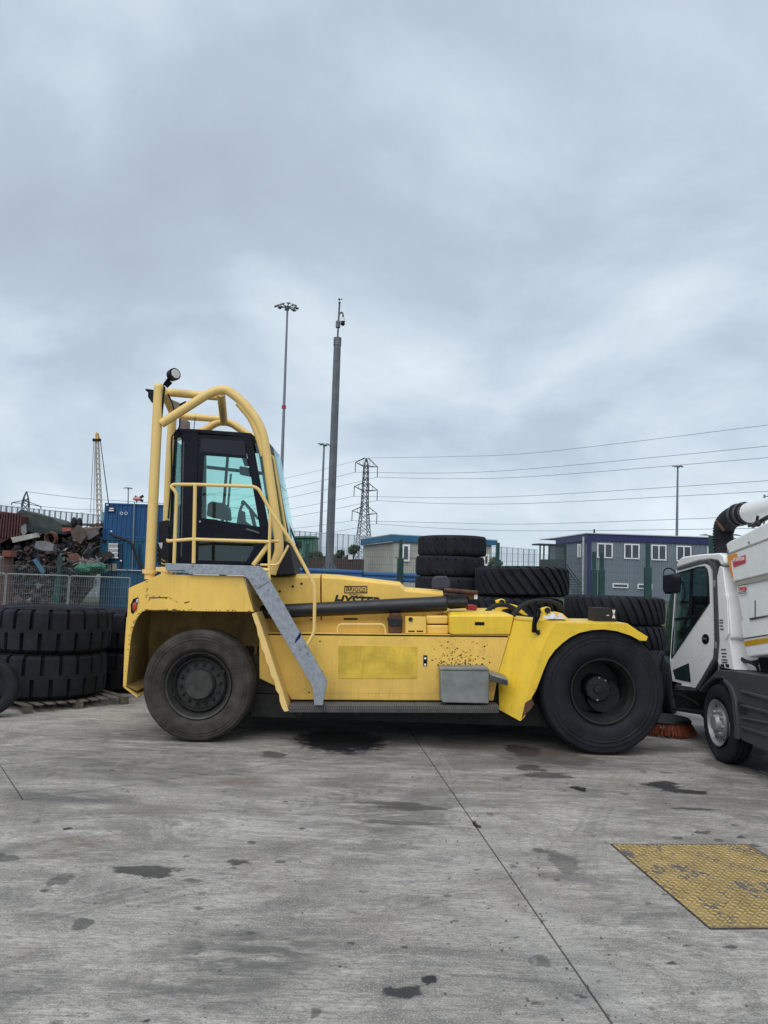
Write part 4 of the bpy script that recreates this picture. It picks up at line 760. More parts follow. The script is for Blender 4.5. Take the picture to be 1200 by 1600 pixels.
# far flank of the cab with its window, seat, wheel
fx = 1.9
m = MB(); q0 = sp2(wn, 0.); o_ = np.array([fx, 0, 0]); dd = sp2(dr, 0.)
for idx in ([0, 1, 2, ('w', 2), ('w', 1), ('w', 0)], [2, 3, 4, ('w', 4), ('w', 3), ('w', 2)], [4, 5, ('w', 5), ('w', 4)], [5, 6, 7, 8, 9, 10, ('w', 6), ('w', 5)]): m.slab([(q0[k[1]] if isinstance(k, tuple) else dd[k]) + o_ for k in idx], OX(.04))
sw(m, 'far_door', BLKM, cb_, bev=0)
yb = sx(1118, 950)[1]; m = MB(); m.box(SX + .05, SX + 1.9, yb - .05, yb, .75, 1.55); sw(m, 'back_panel', BLKM, cb_, bev=0)
m = MB(); c = sx(1088, 955, .5); m.box(c[0] - .2, c[0] + .25, c[1] - .25, c[1] + .15, .8, c[2] - .25); m.box(c[0] - .2, c[0] + .25, c[1] - .3, c[1] - .18, c[2] - .3, c[2] + .25); sw(m, 'seat', BLKM, cb_, bev=.03)
m = MB(); c = sx(1063, 925, .35); m.lathe([(-.012, .17), (0, .185), (.012, .17), (0, .16)], sx(1090, 947, .5) + np.array([0, .25, 0]), (0, -.35, .95), 28, closed=True); m.tube([sx(1090, 947, .5) + np.array([0, .25, 0]), sx(1075, 990, .5) + np.array([0, .3, 0])], .03, 8); sw(m, 'steering_wheel', BLKM, cb_, bev=0)
m = MB(); c = sx(1066, 925, .02); m.tube(fil([sx(1058, 904, .05), sx(1068, 912, .05), sx(1070, 935, .05), sx(1063, 942, .05), sx(1055, 940, .05)], .1), .014, 8); sw(m, 'grab_handle', BLKM, cb_, bev=0)
m = MB(); m.slab(sp2([(1054, 985), (1076, 980), (1070, 995), (1052, 998)], .6), OX(.6)); sw(m, 'dashboard', mat('dull_olive', (.12, .11, .06), .8), cb_, bev=.02)
# mirror
mi = sw(MB().slab([sx(1035, 897, -.32), sx(1050, 896, -.32), sx(1051, 905, -.32), sx(1049, 926, -.32), sx(1038, 928, -.32), sx(1034.5, 922, -.32)], (.12, -.05, 0)), 'mirror', BLK, bev=.02)
sw(MB().tube(fil([sx(1036, 902, -.28), sx(1037, 890, -.25), sx(1046, 887, -.2), sx(1054, 892, -.1), sx(1057, 900, .0)], .1), .011, 6), 'mirror_arm', BLK, mi, bev=0)
sw(MB().tube([sx(1050, 912, -.26), sx(1059, 908, .02)], .02, 6), 'mirror_stay', BLK, mi, bev=0)
# rear pillar panel behind the door
pil = sw(MB().slab(sp2([(1124, 884), (1129, 886), (1134, 924), (1137, 930), (1143, 990), (1143, 996), (1140, 1000), (1147, 1047), (1126, 1043), (1121, 1034), (1123, 1010), (1119, 904)], .01), OX(.35)), 'side_pillar', WHT, bev=.012)
m = MB(); m.slab(sp2([(1128, 928), (1134, 928), (1136, 936), (1138, 990), (1134, 999), (1131, 996)], -.012), OX(.02)); sw(m, 'air_duct', WHT, pil, bev=.008)
m = MB(); tr = random.Random(4)
for y, x, w_ in [(968, 1124, 5), (972, 1124, 5), (977, 1124.5, 5), (982, 1125, 5), (1014, 1126.5, 7), (1020, 1127, 8), (1025, 1128, 6), (1030, 1127, 9), (1034, 1127.5, 9)]:
    xx = x
    while xx < x + w_: l_ = tr.uniform(.8, 1.8); m.slab(sp2([(xx, y), (xx + l_ * .8, y + .2), (xx + l_ * .8, y + 2.2), (xx, y + 2)], .004), OX(.004)); xx += l_ + .4
for x in (1125.5, 1133): m.slab(sp2([(x, 1037.5), (x + 5.5, 1038), (x + 6, 1043), (x + .8, 1042)], .004), OX(.004))
sw(m, 'small_print', INKB, pil, bev=0, kind='stuff')
m = MB()
for x, y in ((1117.5, 912), (1119.5, 1008)): m.box(SX - .02, SX + .02, sx(x, y)[1] - .03, sx(x, y)[1] + .03, sx(x, y)[2] - .045, sx(x, y)[2] + .045)
sw(m, 'door_hinge', SIL, cb_, bev=.004)
# engine bay dark gap behind the cab
sw(MB().slab(sp2([(1131, 884), (1140, 890), (1170, 1050), (1150, 1052), (1146, 1040), (1138, 930)], .25), OX(1.5)), 'engine_bay', OILY, bev=0)
m = MB().slab(sp2([(1133, 900), (1146, 945), (1149, 975), (1141, 985), (1136, 930)], .12), OX(.1)); sw(m, 'grey_shield', GPL, bev=.01)
m = MB()
for i in range(6): m.tube(bez(sx(1150 + i * 3, 1020 + i * 3, .15), sx(1158 + i * 4, 1040 - i * 2, .1), sx(1185, 1032 + i * 3, .2)), .018, 6)
sw(m, 'bay_pipes', OILY, bev=0, kind='stuff')
# hopper body
HPr = [(1134, 850), (1139, 846), (1200, 815), (1260, 788), (1260, 1010), (1200, 1023), (1168, 1027), (1163, 1010), (1157, 973), (1160, 969), (1148, 908), (1146, 904)]
hop = sw(MB().slab(sp2(HPr, .05), OX(1.95)), 'hopper', WHT, bev=.02)
m = MB().slab(sp2([(1135, 867), (1200, 842), (1260, 822), (1260, 885), (1200, 896), (1146, 909), (1142, 900)], .02), OX(.028)); sw(m, 'hopper_panel', WHT, hop, bev=.012)
m = MB().slab(sp2([(1136, 864.5), (1260, 818), (1260, 820.5), (1136, 867)], .012), OX(.04)); m.slab(sp2([(1147, 910), (1200, 898.5), (1260, 888), (1260, 892), (1149, 916)], .03), OX(.019)); sw(m, 'panel_lip', mat('grey_lip', (.35, .34, .30), .5), hop, bev=0)
m = MB(); m.slab(sp2([(1162, 1002), (1200, 996), (1260, 987), (1260, 994), (1200, 1004), (1164, 1010)], .044), OX(.005)); sw(m, 'amber_stripe', AMB, hop, bev=0)
m = MB(); m.slab(sp2([(1161, 997), (1260, 982), (1260, 983.2), (1161, 998.6)], .040), OX(.008)); m.slab(sp2([(1179, 938), (1180, 938), (1180, 966), (1179, 966)], .043), OX(.006)); m.slab(sp2([(1170, 966), (1200, 961), (1200, 963), (1172, 969)], .035), OX(.01)); sw(m, 'seam', GPL, hop, bev=0)
m = MB(); m.slab(sp2([(1136, 869), (1150, 864), (1153, 870), (1141, 875), (1146, 906), (1141.5, 897)], .014), OX(.004)); sw(m, 'orange_corner', ORG, hop, bev=0)
m = MB(); m.slab(sp2([(1144, 874.5), (1164, 867), (1164.5, 879), (1146, 886)], .010), OX(.004)); stk = sw(m, 'red_sticker', INKR, hop, bev=0)
m = MB(); put_text(m, 'ATTENTION', .060, sx(1154, 874, .007), (0, -1, .04), (0, 0, 1), sx=.9, bold=.002); sw(m, 'lettering', INKW, stk, bev=0, smooth=False)
m = MB(); m.slab(sp2([(1152, 913), (1167, 910), (1167.5, 927.5), (1155, 931)], .040), OX(.004)); stk = sw(m, 'white_sticker', INKW, hop, bev=0)
m = MB(); put_text(m, 'DANGER', .066, sx(1160.2, 920, .037), (0, -1, .03), (0, 0, 1), sx=.85, bold=.002); sw(m, 'lettering', INKR, stk, bev=0, smooth=False)
m = MB()
for y in (914.5, 925, 927.5): m.slab(sp2([(1153.5, y), (1166, y - 2), (1166, y - .9), (1153.5, y + 1.1)], .037), OX(.003))
sw(m, 'small_print', INKB, stk, bev=0)
for x, y in ((1138, 861), (1171, 848)): c = sx(x, y, .05); sw(MB().tube([c, c + [-.012, 0, 0]], .018, 8), 'bolt', GREYM, hop, bev=0)
m = MB(); m.tube([sx(1170, 822, .3), sx(1182, 818, .3), sx(1184, 806, .3)], .02, 6); m.tube([sx(1176, 822, .35), sx(1200, 808, .35)], .03, 6); m.ball(sx(1184, 818, .3), .045); sw(m, 'boom_linkage', OILY, bev=0)
# suction hose and boom tube
hd = .75; dd_ = np.array([0, 0, 0])
hs = [sx(1158, 960, hd), sx(1146, 925, hd), (sx(1136, 880, hd)), sx(1130, 845, hd), sx(1133, 820, hd), sx(1149, 806, hd), sx(1172, 801, hd)]
path = spline(hs, 14); hm = MB(); hm.tube(path, .16, 20)
for i, vv in enumerate(hm.v):      # corrugations
    ring = i // 20; cc = Vector(path[min(ring, len(path) - 1)]); k = 1.0 if ring % 2 else .90; hm.v[i] = tuple(cc + (Vector(vv) - cc) * k)
ho = sw(hm, 'suction_hose', BLKM, bev=0)
for x, y in ((1154, 804.5), (1163, 802.5)): sw(MB().lathe([(-.03, .165), (-.03, .175), (.03, .175), (.03, .165)], sx(x, y, hd), sx(1172, 801, hd) - sx(1149, 806, hd), 20), 'hose_clamp', GPL, ho, bev=0)
bt = MB().lathe([(0, .14), (.0, .15), (2.2, .15)], sx(1169, 801.5, hd), sx(1230, 787, hd) - sx(1169, 801.5, hd), 28); sw(bt, 'boom_tube', WHT, bev=0)
sw(MB().tube([sx(1119, 813.5, .5), sx(1131, 829, .6)], .022, 8), 'stay_rod', RUST, bev=0)
# skirt, wheel arch, chassis
skt = sw(MB().slab(sp2([(1121, 1046), (1147, 1048), (1200, 1056), (1260, 1067), (1260, 1205), (1200, 1175), (1160, 1157), (1152, 1147), (1149, 1125), (1146, 1090), (1138, 1070), (1128, 1060), (1115, 1060), (1102, 1070), (1094, 1082), (1092, 1077)], -.005), OX(.3)), 'side_skirt', GPL, bev=.012)
m = MB()
for y0, y1, t in ((1078, 1091, 4), (1100, 1112, 4), (1120, 1124, 3), (1134, 1150, 4)):
    m.slab(sp2([(1156, y0), (1260, y0 + (y1 - y0) * 1.0 + 14), (1260, y0 + (y1 - y0) + 14 + t * 2), (1156, y0 + t)], -.03), OX(.04))
sw(m, 'skirt_rib', GPL, skt, bev=.01)
m = MB().slab(sp2([(1151, 1095), (1163, 1099), (1167, 1106), (1167, 1117), (1153, 1114)], -.012), OX(.01)); sw(m, 'step_recess', BLKM, skt, bev=.003)
AR = [(1147, 1152), (1152, 1155), (1151, 1120), (1148, 1092), (1141, 1072), (1130, 1061), (1128, 1064), (1137, 1074), (1143, 1092), (1146, 1122)]
sw(MB().slab(sp2(AR, -.04), OX(.04)), 'arch_lip', GPL, skt, bev=.004)
sw(MB().slab(sp2([(1050, 1076), (1092, 1079), (1100, 1072), (1115, 1062), (1128, 1062), (1142, 1078), (1148, 1100), (1149, 1130), (1100, 1125), (1090, 1112), (1055, 1108)], .35), OX(1.2)), 'chassis', OILY, bev=.02)
m = MB()
for i in range(5): m.tube(bez(sx(1052 + 5 * i, 1090, .1), sx(1062 + 6 * i, 1075 + 5 * i, .05), sx(1078 + 4 * i, 1105, .15)), .018, 6)
m.slab(sp2([(1050, 1106), (1095, 1112), (1094, 1117), (1052, 1110)], .0), OX(.3)); sw(m, 'brush_gear', OILY, bev=0, kind='stuff')
# wheel
wc = sx(1121, 1129, .0); wr = wc[2]; ww = bpy.data.objects.new('front_wheel', None); COL.objects.link(ww); ww.parent = swp; ww.location = Vector(wc + np.array([.14, 0, 0])) - swp.location
Rz = Matrix.Rotation(R(-90), 4, 'Z'); tw = tyre(wr, .27, .30, 40, .008, 'rib', grooves=(-.5, 0, .5)); place(tw, Rz, wc + np.array([.14, 0, 0])); sw(tw, 'tyre', RUBB, ww, bev=0)
sw(MB().lathe([(-.02, .31), (-.015, .295), (.03, .27), (.035, .20), (.0, .19), (-.005, .12), (-.03, .11), (-.06, .10), (-.07, .09), (-.07, 0)], wc + np.array([.01, 0, 0]), (1, 0, 0), 48), 'rim', SIL, ww, bev=0)
for i in range(8): a = i * math.pi / 4 + .2; p = wc + np.array([.01, math.cos(a) * .155, math.sin(a) * .155]); sw(MB().lathe([(.01, .024), (-.035, .022), (-.035, 0)], p, (1, 0, 0), 6), 'wheel_nut', SIL, ww, bev=0)
for i in range(6): a = i * math.pi / 3; p = wc + np.array([.037, math.cos(a) * .238, math.sin(a) * .238]); sw(MB().lathe([(-.003, .022), (-.003, 0)], p, (1, 0, 0), 10), 'vent_hole', INKB, ww, bev=0)
for k in (1,):
    w2 = bpy.data.objects.new('front_wheel', None); COL.objects.link(w2); w2.parent = swp; w2.location = ww.location + Vector((1.75, 0, 0))
    for ch in ww.children: z = ch.copy(); COL.objects.link(z); z.parent = w2
for dx in (0, 1.75):
    w2 = bpy.data.objects.new('rear_wheel', None); COL.objects.link(w2); w2.parent = swp; w2.location = ww.location + Vector((dx, -3.0, 0))
    for ch in ww.children: z = ch.copy(); COL.objects.link(z); z.parent = w2
sw(MB().box(SX + .3, SX + 1.7, 6.0, 10.2, .55, 1.1), 'chassis_frame', OILY, bev=0)
# gutter brush
bc = np.array([4.62, 12.35, 0]); br = sw(MB().lathe([(.26, 0), (.26, .36), (.22, .40), (.20, .38), (.20, 0)], bc, (0, 0, 1), 32), 'gutter_brush', OILY, bev=0)
m = MB(); q = random.Random(2)
for i in range(520):
    a = q.uniform(0, 6.283); r0 = q.uniform(.30, .38); r1 = q.uniform(.44, .50) * (r0 / .38) ** .5; d = np.array([math.cos(a), math.sin(a), 0]); d2 = np.array([math.cos(a + q.uniform(-.06, .06)), math.sin(a + q.uniform(-.06, .06)), 0])
    m.tube([bc + d * r0 + [0, 0, .22], bc + d2 * r1 + [0, 0, q.uniform(.015, .06)]], .006, 3)
sw(m, 'bristles', BRIS, br, bev=0, kind='stuff')
# dark drainage slab with a steel kerb under the sweeper
a, b = G(1128, 1184), G(1200, 1211)
m = MB().slab([a + [0, 0, .004], b + [0, 0, .004], (b[0] + 3, b[1] - .3, .004), (a[0] + 3, a[1] + 1.2, .004)], (0, 0, -.003)); m.build('drain_grating', mat('wet_dark_steel', (.018, .016, .014), .5, var=.5, scale=6, bump=.2), yard)
c = G(1186, 1207); k_ = MB().slab([c, c + [.9, -.12, 0], c + [.9, -.25, 0], c + [.02, -.16, 0]], (0, 0, .03)).build('steel_angle', mat('green_grey_steel', (.10, .13, .11), .6), bevel=.005); tag(k_, 'short green-grey steel strip on the concrete at the right edge, beneath the sweeper skirt', 'steel strip')
# ---------------------------------------------------------------- loose tyres
def flat_tyre(me, x, y, z, label, group, rz=0., tilt=(0, 0)):
    o = bpy.data.objects.new('tyre', me); COL.objects.link(o); o.location = (x, y, z); o.rotation_euler = (R(90) + tilt[0], tilt[1], rz); return tag(o, label, 'tyre', group)
def at(px, py, Y): return P(px, py, Y)
mL = tyre(1.0, .74, .56, 22, .085, 'lug', gw=.20).mesh('tyre', RUBB)
mM = tyre(1.06, .66, .58, 28, .06, 'slant', shear=1.1, gw=.38).mesh('tyre', RUBB)
mR = tyre(.98, .54, .55, 34, .045, 'slant', shear=.7, gw=.30).mesh('tyre', RUBB)
mT = tyre(.83, .485, .42, 24, .03, 'notch', gw=.14).mesh('tyre', RUBB)
TZ = []
p = at(76, 990, 13.4); GRL = 'huge loader tyres stacked on the pallet'
zt = P(76, 957, 12.5)[2]
lt2 = flat_tyre(mL, p[0], 13.4, .145 + .37, 'deep-lugged loader tyre lying directly on the wooden pallet, under another', GRL, .1)
lt1 = flat_tyre(mL, p[0] + .03, 13.42, .145 + .37 + .745, 'deep-lugged loader tyre on top of the pallet stack at the left', GRL, .42)
GB = 'tyres stacked behind the pallet'
p = at(207, 1000, 15.2)
for k, l_ in ((0, 'lower dark tyre of the stack hidden behind the machine rear guard'), (1, 'upper dark tyre behind the left pallet stack, half hidden by the machine')): flat_tyre(mL, p[0], 15.4, .40 + .75 * k + .0, l_, GB, k)
p = at(-16, 1043, 11.8); o = tag(bpy.data.objects.new('tyre', tyre(.44, .24, .26, 30, .01, 'rib').mesh('tyre', RUBF)), 'small smooth tyre standing upright at the left edge, before the pallet', 'tyre'); COL.objects.link(o); o.location = (p[0], 11.8, .44); o.rotation_euler = (0, 0, R(12))
# stack of seven solid-looking tyres
GT = 'tall stack of smooth tyres behind the machine'; Yt = 18.3
tops = [(706, 6, 'topmost tyre of the tall smooth stack, against the sky'), (702, 5, 'second tyre from the top of the tall smooth stack'), (702, 4, 'third tyre from the top of the tall stack, just above the machine deck')]
zz0 = .24
for k in range(7):
    px = {6: 706.5, 5: 703, 4: 702.5, 3: 703, 2: 702, 1: 703, 0: 702}[k]; p = at(px, 850 + (6 - k) * 30, Yt)
    lab = {6: tops[0][2], 5: tops[1][2], 4: tops[2][2], 3: 'fourth tyre from the top of the tall smooth stack, behind the seat back', 2: 'fifth tyre from the top of the tall smooth stack', 1: 'second tyre from the ground in the tall smooth stack', 0: 'bottom tyre of the tall smooth stack, resting on the concrete'}[k]
    flat_tyre(mT, p[0], Yt, zz0 + k * .487, lab, GT, k * .7, (R(.6) if k == 6 else 0, R(1.0) if k == 6 else 0))
GM = 'wide slant-lugged tyres stacked in the middle'; p = at(815, 905, 17.2)
for k in range(4):
    lab = {3: 'wide slant-lugged tyre on top of the stack right of the tall smooth stack', 2: 'slant-lugged tyre second from the top, just above the yellow mast feet'}; lab = lab.get(k) or ['bottom tyre of the wide middle stack, resting on the concrete', 'third tyre from the top of the wide middle stack, behind the tank cover'][k]
    flat_tyre(mM, p[0] + (-.12 if k < 3 else 0), 17.2, .335 + k * .675 - (.01 if k < 3 else 0), lab, GM, k * .9, (0, R(1.2) if k == 3 else 0))
GRR = 'lugged tyres stacked behind the front wheel'; p = at(959, 950, 15.3)
for k in range(4):
    lab = {3: 'slant-lugged tyre on top of the right-hand stack, behind the front fender', 2: 'second tyre from the top in the right-hand stack, behind the front fender lip'}; lab = lab.get(k) or ['bottom tyre of the right-hand stack, behind the front wheel', 'third tyre from the top in the right-hand stack, behind the front wheel'][k]
    flat_tyre(mR, p[0], 15.3, .27 + k * .53, lab, GRR, k * 1.3 + .2)
GU = 'ribbed truck tyres standing in a row'; mU = tyre(.58, .27, .30, 36, .01, 'rib', grooves=(-.55, -.2, .2, .55)).mesh('tyre', RUBB)
for k in range(4):
    p = G(1020 + k * 0, 1108); lab = ['ribbed truck tyre standing in the row between front wheel and sweeper, nearest the front wheel', 'ribbed truck tyre standing second from the front wheel', 'ribbed truck tyre standing third from the front wheel', 'ribbed truck tyre standing last in the row, nearest the sweeper cab'][k]
    o = bpy.data.objects.new('tyre', mU); COL.objects.link(o); o.location = (4.55 + k * .30, 13.9 + k * .16, .58); o.rotation_euler = (0, 0, R(90 - 32)); tag(o, lab, 'tyre', GU)
# pallet
a, b = G(38, 1116), G(201, 1100); L_ = float(np.linalg.norm(b - a)); ang = math.atan2(b[1] - a[1], b[0] - a[0])
pal = thing('wooden_pallet', 'weathered grey wooden pallet under the two loader tyres at the left', 'pallet', (a[0], a[1], 0), rot=(0, 0, ang))
def loc_part(m, name, mt, par, bev=.003): 
    o = bpy.data.objects.new(name, m.mesh(name, mt)); COL.objects.link(o); o.parent = par
    if bev: q = o.modifiers.new('bevel', 'BEVEL'); q.width = bev
    return o
for x in (0, L_ / 2 - .06, L_ - .13):
    for y in (0, .9, 1.8): loc_part(MB().box(x, x + .13, y, y + .12, .002, .105), 'block', WOOD, pal)
n = 10
for i in range(n): x = i * (L_ - .11) / (n - 1); loc_part(MB().box(x, x + .115, -.005, 1.93, .107 + rnd.uniform(0, .006), .128 + rnd.uniform(0, .006)), 'board', WOOD, pal)
p2 = copy_thing(pal, (a[0] - 1.95 * math.cos(ang) - .1, a[1] - .15, 0), (0, 0, ang + .05), 'second grey wooden pallet, at the left edge under the loader tyres', 'pallets under the left tyres'); pal['group'] = 'pallets under the left tyres'
rag = MB(); q = random.Random(6); c0 = hp(849, 966, .35); c1 = hp(885, 967.5, .35); nu, nv_ = 26, 14
for i in range(nu):
    for j in range(nv_):
        u, v_ = i / (nu - 1), j / (nv_ - 1); e_ = math.sin(math.pi * u) ** .5 * math.sin(math.pi * v_) ** .5
        rag.v.append(tuple(c0 + (c1 - c0) * (u + q.uniform(-.015, .015)) + np.array([0, .22 * (v_ - .5) * (.6 + .4 * math.sin(u * 7)), e_ * (.045 + .03 * math.sin(u * 17 + v_ * 3) + .02 * math.sin(v_ * 13 + u * 9) + q.uniform(-.02, .02))])))
rag.f = [(i * nv_ + j, i * nv_ + j + 1, (i + 1) * nv_ + j + 1, (i + 1) * nv_ + j) for i in range(nu - 1) for j in range(nv_ - 1)]
rg = rag.build('rag', mat('white_rag', (.62, .62, .66), .9, var=.2, scale=30, bump=.5, bscale=15), bevel=0); tag(rg, 'crumpled white and blue rag lying on the front fender deck', 'rag')
# ---------------------------------------------------------------- access cover, yellow tread plate
c1, c2, c3 = G(955, 1320), G(1170, 1321), G(1110, 1452); ux = (c2 - c1) / np.linalg.norm(c2 - c1); uy = (c3 - c1) / np.linalg.norm(c3 - c1); LX, LY = float(np.linalg.norm(c2 - c1)), float(np.linalg.norm(c3 - c1))
cov = MB().slab([c1 + [0, 0, .006], c1 + ux * LX + [0, 0, .006], c1 + ux * LX + uy * LY + [0, 0, .006], c1 + uy * LY + [0, 0, .006]], (0, 0, -.004)).build('access_cover', mat('worn_yellow_plate', (.25, .175, .07), .75, var=.4, scale=5, spots=(1.85, (.085, .08, .085), 3.2), bump=.2)); tag(cov, 'worn yellow tread plate cover set in the concrete at lower right', 'access cover')
m = MB(); st_ = .046; q = random.Random(12); k = 0
for i in range(int(LX / st_)):
    for j in range(int(LY / st_)):
        cx, cy = (i + .5) * st_, (j + .5) * st_; a = R(45) if (i + j) % 2 else R(-45); d = ux * math.cos(a) + uy * math.sin(a); e_ = np.cross(d, [0, 0, 1]); c = c1 + ux * cx + uy * cy + np.array([0, 0, .0062]); hL, hW = .019, .0068
        b4 = [c - d * hL - e_ * hW, c + d * hL - e_ * hW, c + d * hL + e_ * hW, c - d * hL + e_ * hW]; t = [c - d * hL * .8, c + d * hL * .8]; up = np.array([0, 0, .005])
        m.add(b4 + [t[0] + up, t[1] + up], [(0, 1, 5, 4), (1, 2, 5), (2, 3, 4, 5), (3, 0, 4)])
ml = m.build('raised_lug', mat('yellow_lug', (.47, .33, .11), .7, var=.35, scale=6, spots=(1.72, (.115, .105, .105), 3.2)), cov, kind='stuff', smooth=False)
m = MB()
for a_, b_ in ((c1, c1 + uy * LY), (c1, c1 + ux * LX), (c1 + uy * LY, c1 + uy * LY + ux * LX), (c1 + ux * LX, c1 + ux * LX + uy * LY)): m.beam(a_ + [0, 0, .004], b_ + [0, 0, .004], .013, .006)
m.build('frame_edge', mat('rusty_edge', (.05, .04, .032), .9, var=.8, scale=12, spots=(1.2, (.2, .15, .09), 6)), cov)
# ---------------------------------------------------------------- green mesh security fence behind the tyres
def wires(m, a, b, z0, z1, pitch, hp_, w):      # welded mesh between two points
    a = np.array(a, float); b = np.array(b, float); n = int(np.linalg.norm(b - a) / pitch)
    d = (b - a) / np.linalg.norm(b - a) * w / 2; nrm = np.array([-d[1], d[0], 0])
    for i in range(n + 1):
        c = a + (b - a) * i / n; m.add([c + [-d[0], -d[1], z0], c + [d[0], d[1], z0], c + [d[0], d[1], z1], c + [-d[0], -d[1], z1], c + nrm * 1.6 + [0, 0, z0], c + nrm * 1.6 + [0, 0, z1]], [(0, 1, 2, 3), (0, 4, 5, 3), (1, 4, 5, 2)])
    k = int((z1 - z0) / hp_)
    for j in range(k + 1):
        z = z0 + (z1 - z0) * j / k; m.add([a + [0, 0, z - w / 2], b + [0, 0, z - w / 2], b + [0, 0, z + w / 2], a + [0, 0, z + w / 2], a + nrm * 1.6 + [0, 0, z], b + nrm * 1.6 + [0, 0, z]], [(0, 1, 2, 3), (0, 1, 5, 4), (3, 2, 5, 4)])
    return m
FY = 20.2
fen = thing('mesh_fence', 'tall dark green welded mesh fence with thick posts running behind all the tyre stacks', 'fence', (0, FY, 0))
px_posts = [(-190, 2.35), (-49, 2.35), (92, 2.5), (232, 2.4), (348, 2.4), (478, 2.4), (625, 2.88), (777, 2.85), (928, 2.62), (940, 2.62), (1012, 2.72), (1111, 2.95), (1215, 2.9), (1330, 2.9)]
xs_ = []
for px, zt_ in px_posts:
    p = P(px, 900, FY); xs_.append(p[0]); zt_ = {625: P(625, 872, FY)[2], 928: P(928, 890, FY)[2], 940: P(940, 890, FY)[2], 1012: P(1012, 886, FY)[2], 1111: P(1111, 866, FY)[2], 777: P(777, 880, FY)[2], 92: P(92, 905, FY)[2]}.get(px, zt_)
    top = {625: 842, 777: 848, 928: 862, 940: 864, 1012: 848, 1111: 837, 92: 869}.get(px); zz = P(px, top, FY)[2] if top else 3.2
    w1 = .085 if px not in (928, 940) else .07; po = MB().box(p[0] - w1, p[0] + w1, FY - .08, FY + .08, 0, zt_).build('post', GRN, fen, bevel=.01)
    MB().box(p[0] - .045, p[0] + .045, FY - .05, FY + .05, zt_, zz).build('post_extension', GRN, po)
for a, b in zip(xs_, xs_[1:]):
    if b - a < .5: continue
    m = MB(); z1 = 2.35 if b < -1.5 else 3.12; wires(m, (a + .05, FY + .1, 0), (b - .05, FY + .1, 0), .05, z1, .05, .20, .006); m.build('mesh_panel', WIRE, fen, kind='stuff', smooth=False)
# low galvanised temporary fence panels at the left
HYr = 18.6
for i, (x0, x1) in enumerate([(-96, 9), (11, 108), (110, 204)]):
    a, b = P(x0, 900, HYr), P(x1, 900, HYr); z1 = P(x0, 896 + (x0 * .035), HYr)[2]; labs = ['galvanised temporary fence panel at the left edge, before the scrap heap', 'galvanised temporary fence panel left of the green post', 'galvanised temporary fence panel in front of the blue cabins']
    h = thing('fence_panel', labs[i], 'fence panel', (a[0], HYr, 0), 'low galvanised fence panels')
    m = MB().tube(fil([(a[0], HYr, .02), (a[0], HYr, z1), (b[0], HYr, z1), (b[0], HYr, .02)], .06), .017, 8); m.build('frame', mat('panel_galv', (.20, .22, .22), .6, .3), h)
    m = MB(); wires(m, (a[0], HYr + .02, 0), (b[0], HYr + .02, 0), .15, z1 - .02, .055, .20, .004); m.build('mesh_infill', mat('galv_wire', (.22, .24, .25), .5, .3), h, kind='stuff', smooth=False)
# ---------------------------------------------------------------- site cabins in blue, stacked
BLU = mat('container_blue', (.006, .072, .20), .5, var=.15, scale=.8, streak=.3, dirt=(.01, .035, .075)); BLU2 = mat('container_blue_green', (.008, .095, .19), .5, var=.15, scale=.8, streak=.3, dirt=(.01, .04, .08)); BLUD = mat('dark_blue', (.004, .02, .06), .5)
def container(name, label, x0, x1, Y, D, z0, z1, mt, pitch=.28, group=None):
    t = thing(name, label, 'container', ((x0 + x1) / 2, Y, z0), group)
    f = MB(); s = .07
    for (xa, xb) in ((x0, x0 + s * 1.6), (x1 - s * 1.6, x1)):
        for (ya, yb) in ((Y, Y + .12), (Y + D - .12, Y + D)): f.box(xa, xb, ya, yb, z0, z1)
    for za, zb in ((z0, z0 + .14), (z1 - .1, z1)):
        for ya, yb in ((Y + .003, Y + .117), (Y + D - .117, Y + D - .003)): f.box(x0 + .11, x1 - .11, ya, yb, za + .003, zb - .003)
        for xa, xb in ((x0 + .003, x0 + .1), (x1 - .1, x1 - .003)): f.box(xa, xb, Y + .12, Y + D - .12, za + .003, zb - .003)
    f.build('frame', mt, t, kind='stuff'); m = MB(); n = int((x1 - x0 - .24) / pitch); pr = []
    for i in range(n):
        xx = x0 + .12 + i * pitch; pr += [(xx, .03), (xx + pitch * .35, .03), (xx + pitch * .5, .075), (xx + pitch * .85, .075)]
    pr.append((x1 - .12, .03))
    for yy, sg_ in ((Y, 1), (Y + D, -1)): o = len(m.v); m.add([(x, yy + sg_ * d, z) for x, d in pr for z in (z0 + .13, z1 - .09)], [(2 * i, 2 * i + 1, 2 * i + 3, 2 * i + 2) for i in range(len(pr) - 1)])
    m.box(x0 + .02, x0 + .06, Y + .1, Y + D - .1, z0 + .13, z1 - .09); m.box(x1 - .06, x1 - .02, Y + .1, Y + D - .1, z0 + .13, z1 - .09); m.box(x0 + .05, x1 - .05, Y + .05, Y + D - .05, z1 - .06, z1 - .02)
    m.build('corrugated_wall', mt, t, smooth=False); return t
CY = 46.
g0 = -.01
zA, zB, zC = P(165, 785.5, CY)[2], P(165, 840, CY)[2], P(160, 889, CY)[2]
xl, xr = P(163, 800, CY)[0], P(292, 800, CY)[0]
c1_ = container('blue_container', 'topmost blue shipping container of the stack, with two white ring marks', xl, xr, CY, 2.4, zB, zA, BLU, group='stacked blue cabins')
xl2 = P(157, 860, CY)[0]
c2_ = container('blue_container', 'middle blue cabin of the stack, with a barred window', xl2, xr, CY - .12, 2.5, zC, zB - .03, BLU2, group='stacked blue cabins')
c3_ = container('blue_container', 'bottom blue cabin of the stack, behind the low fence panel', xl2 + .12, xr, CY, 2.4, g0, zC - .03, BLU2, group='stacked blue cabins')
def rect(x0, y0, x1, y1, Y, th=.03): return MB().slab([P(x0, y0, Y), P(x1, y0, Y), P(x1, y1, Y), P(x0, y1, Y)], (0, th, 0))
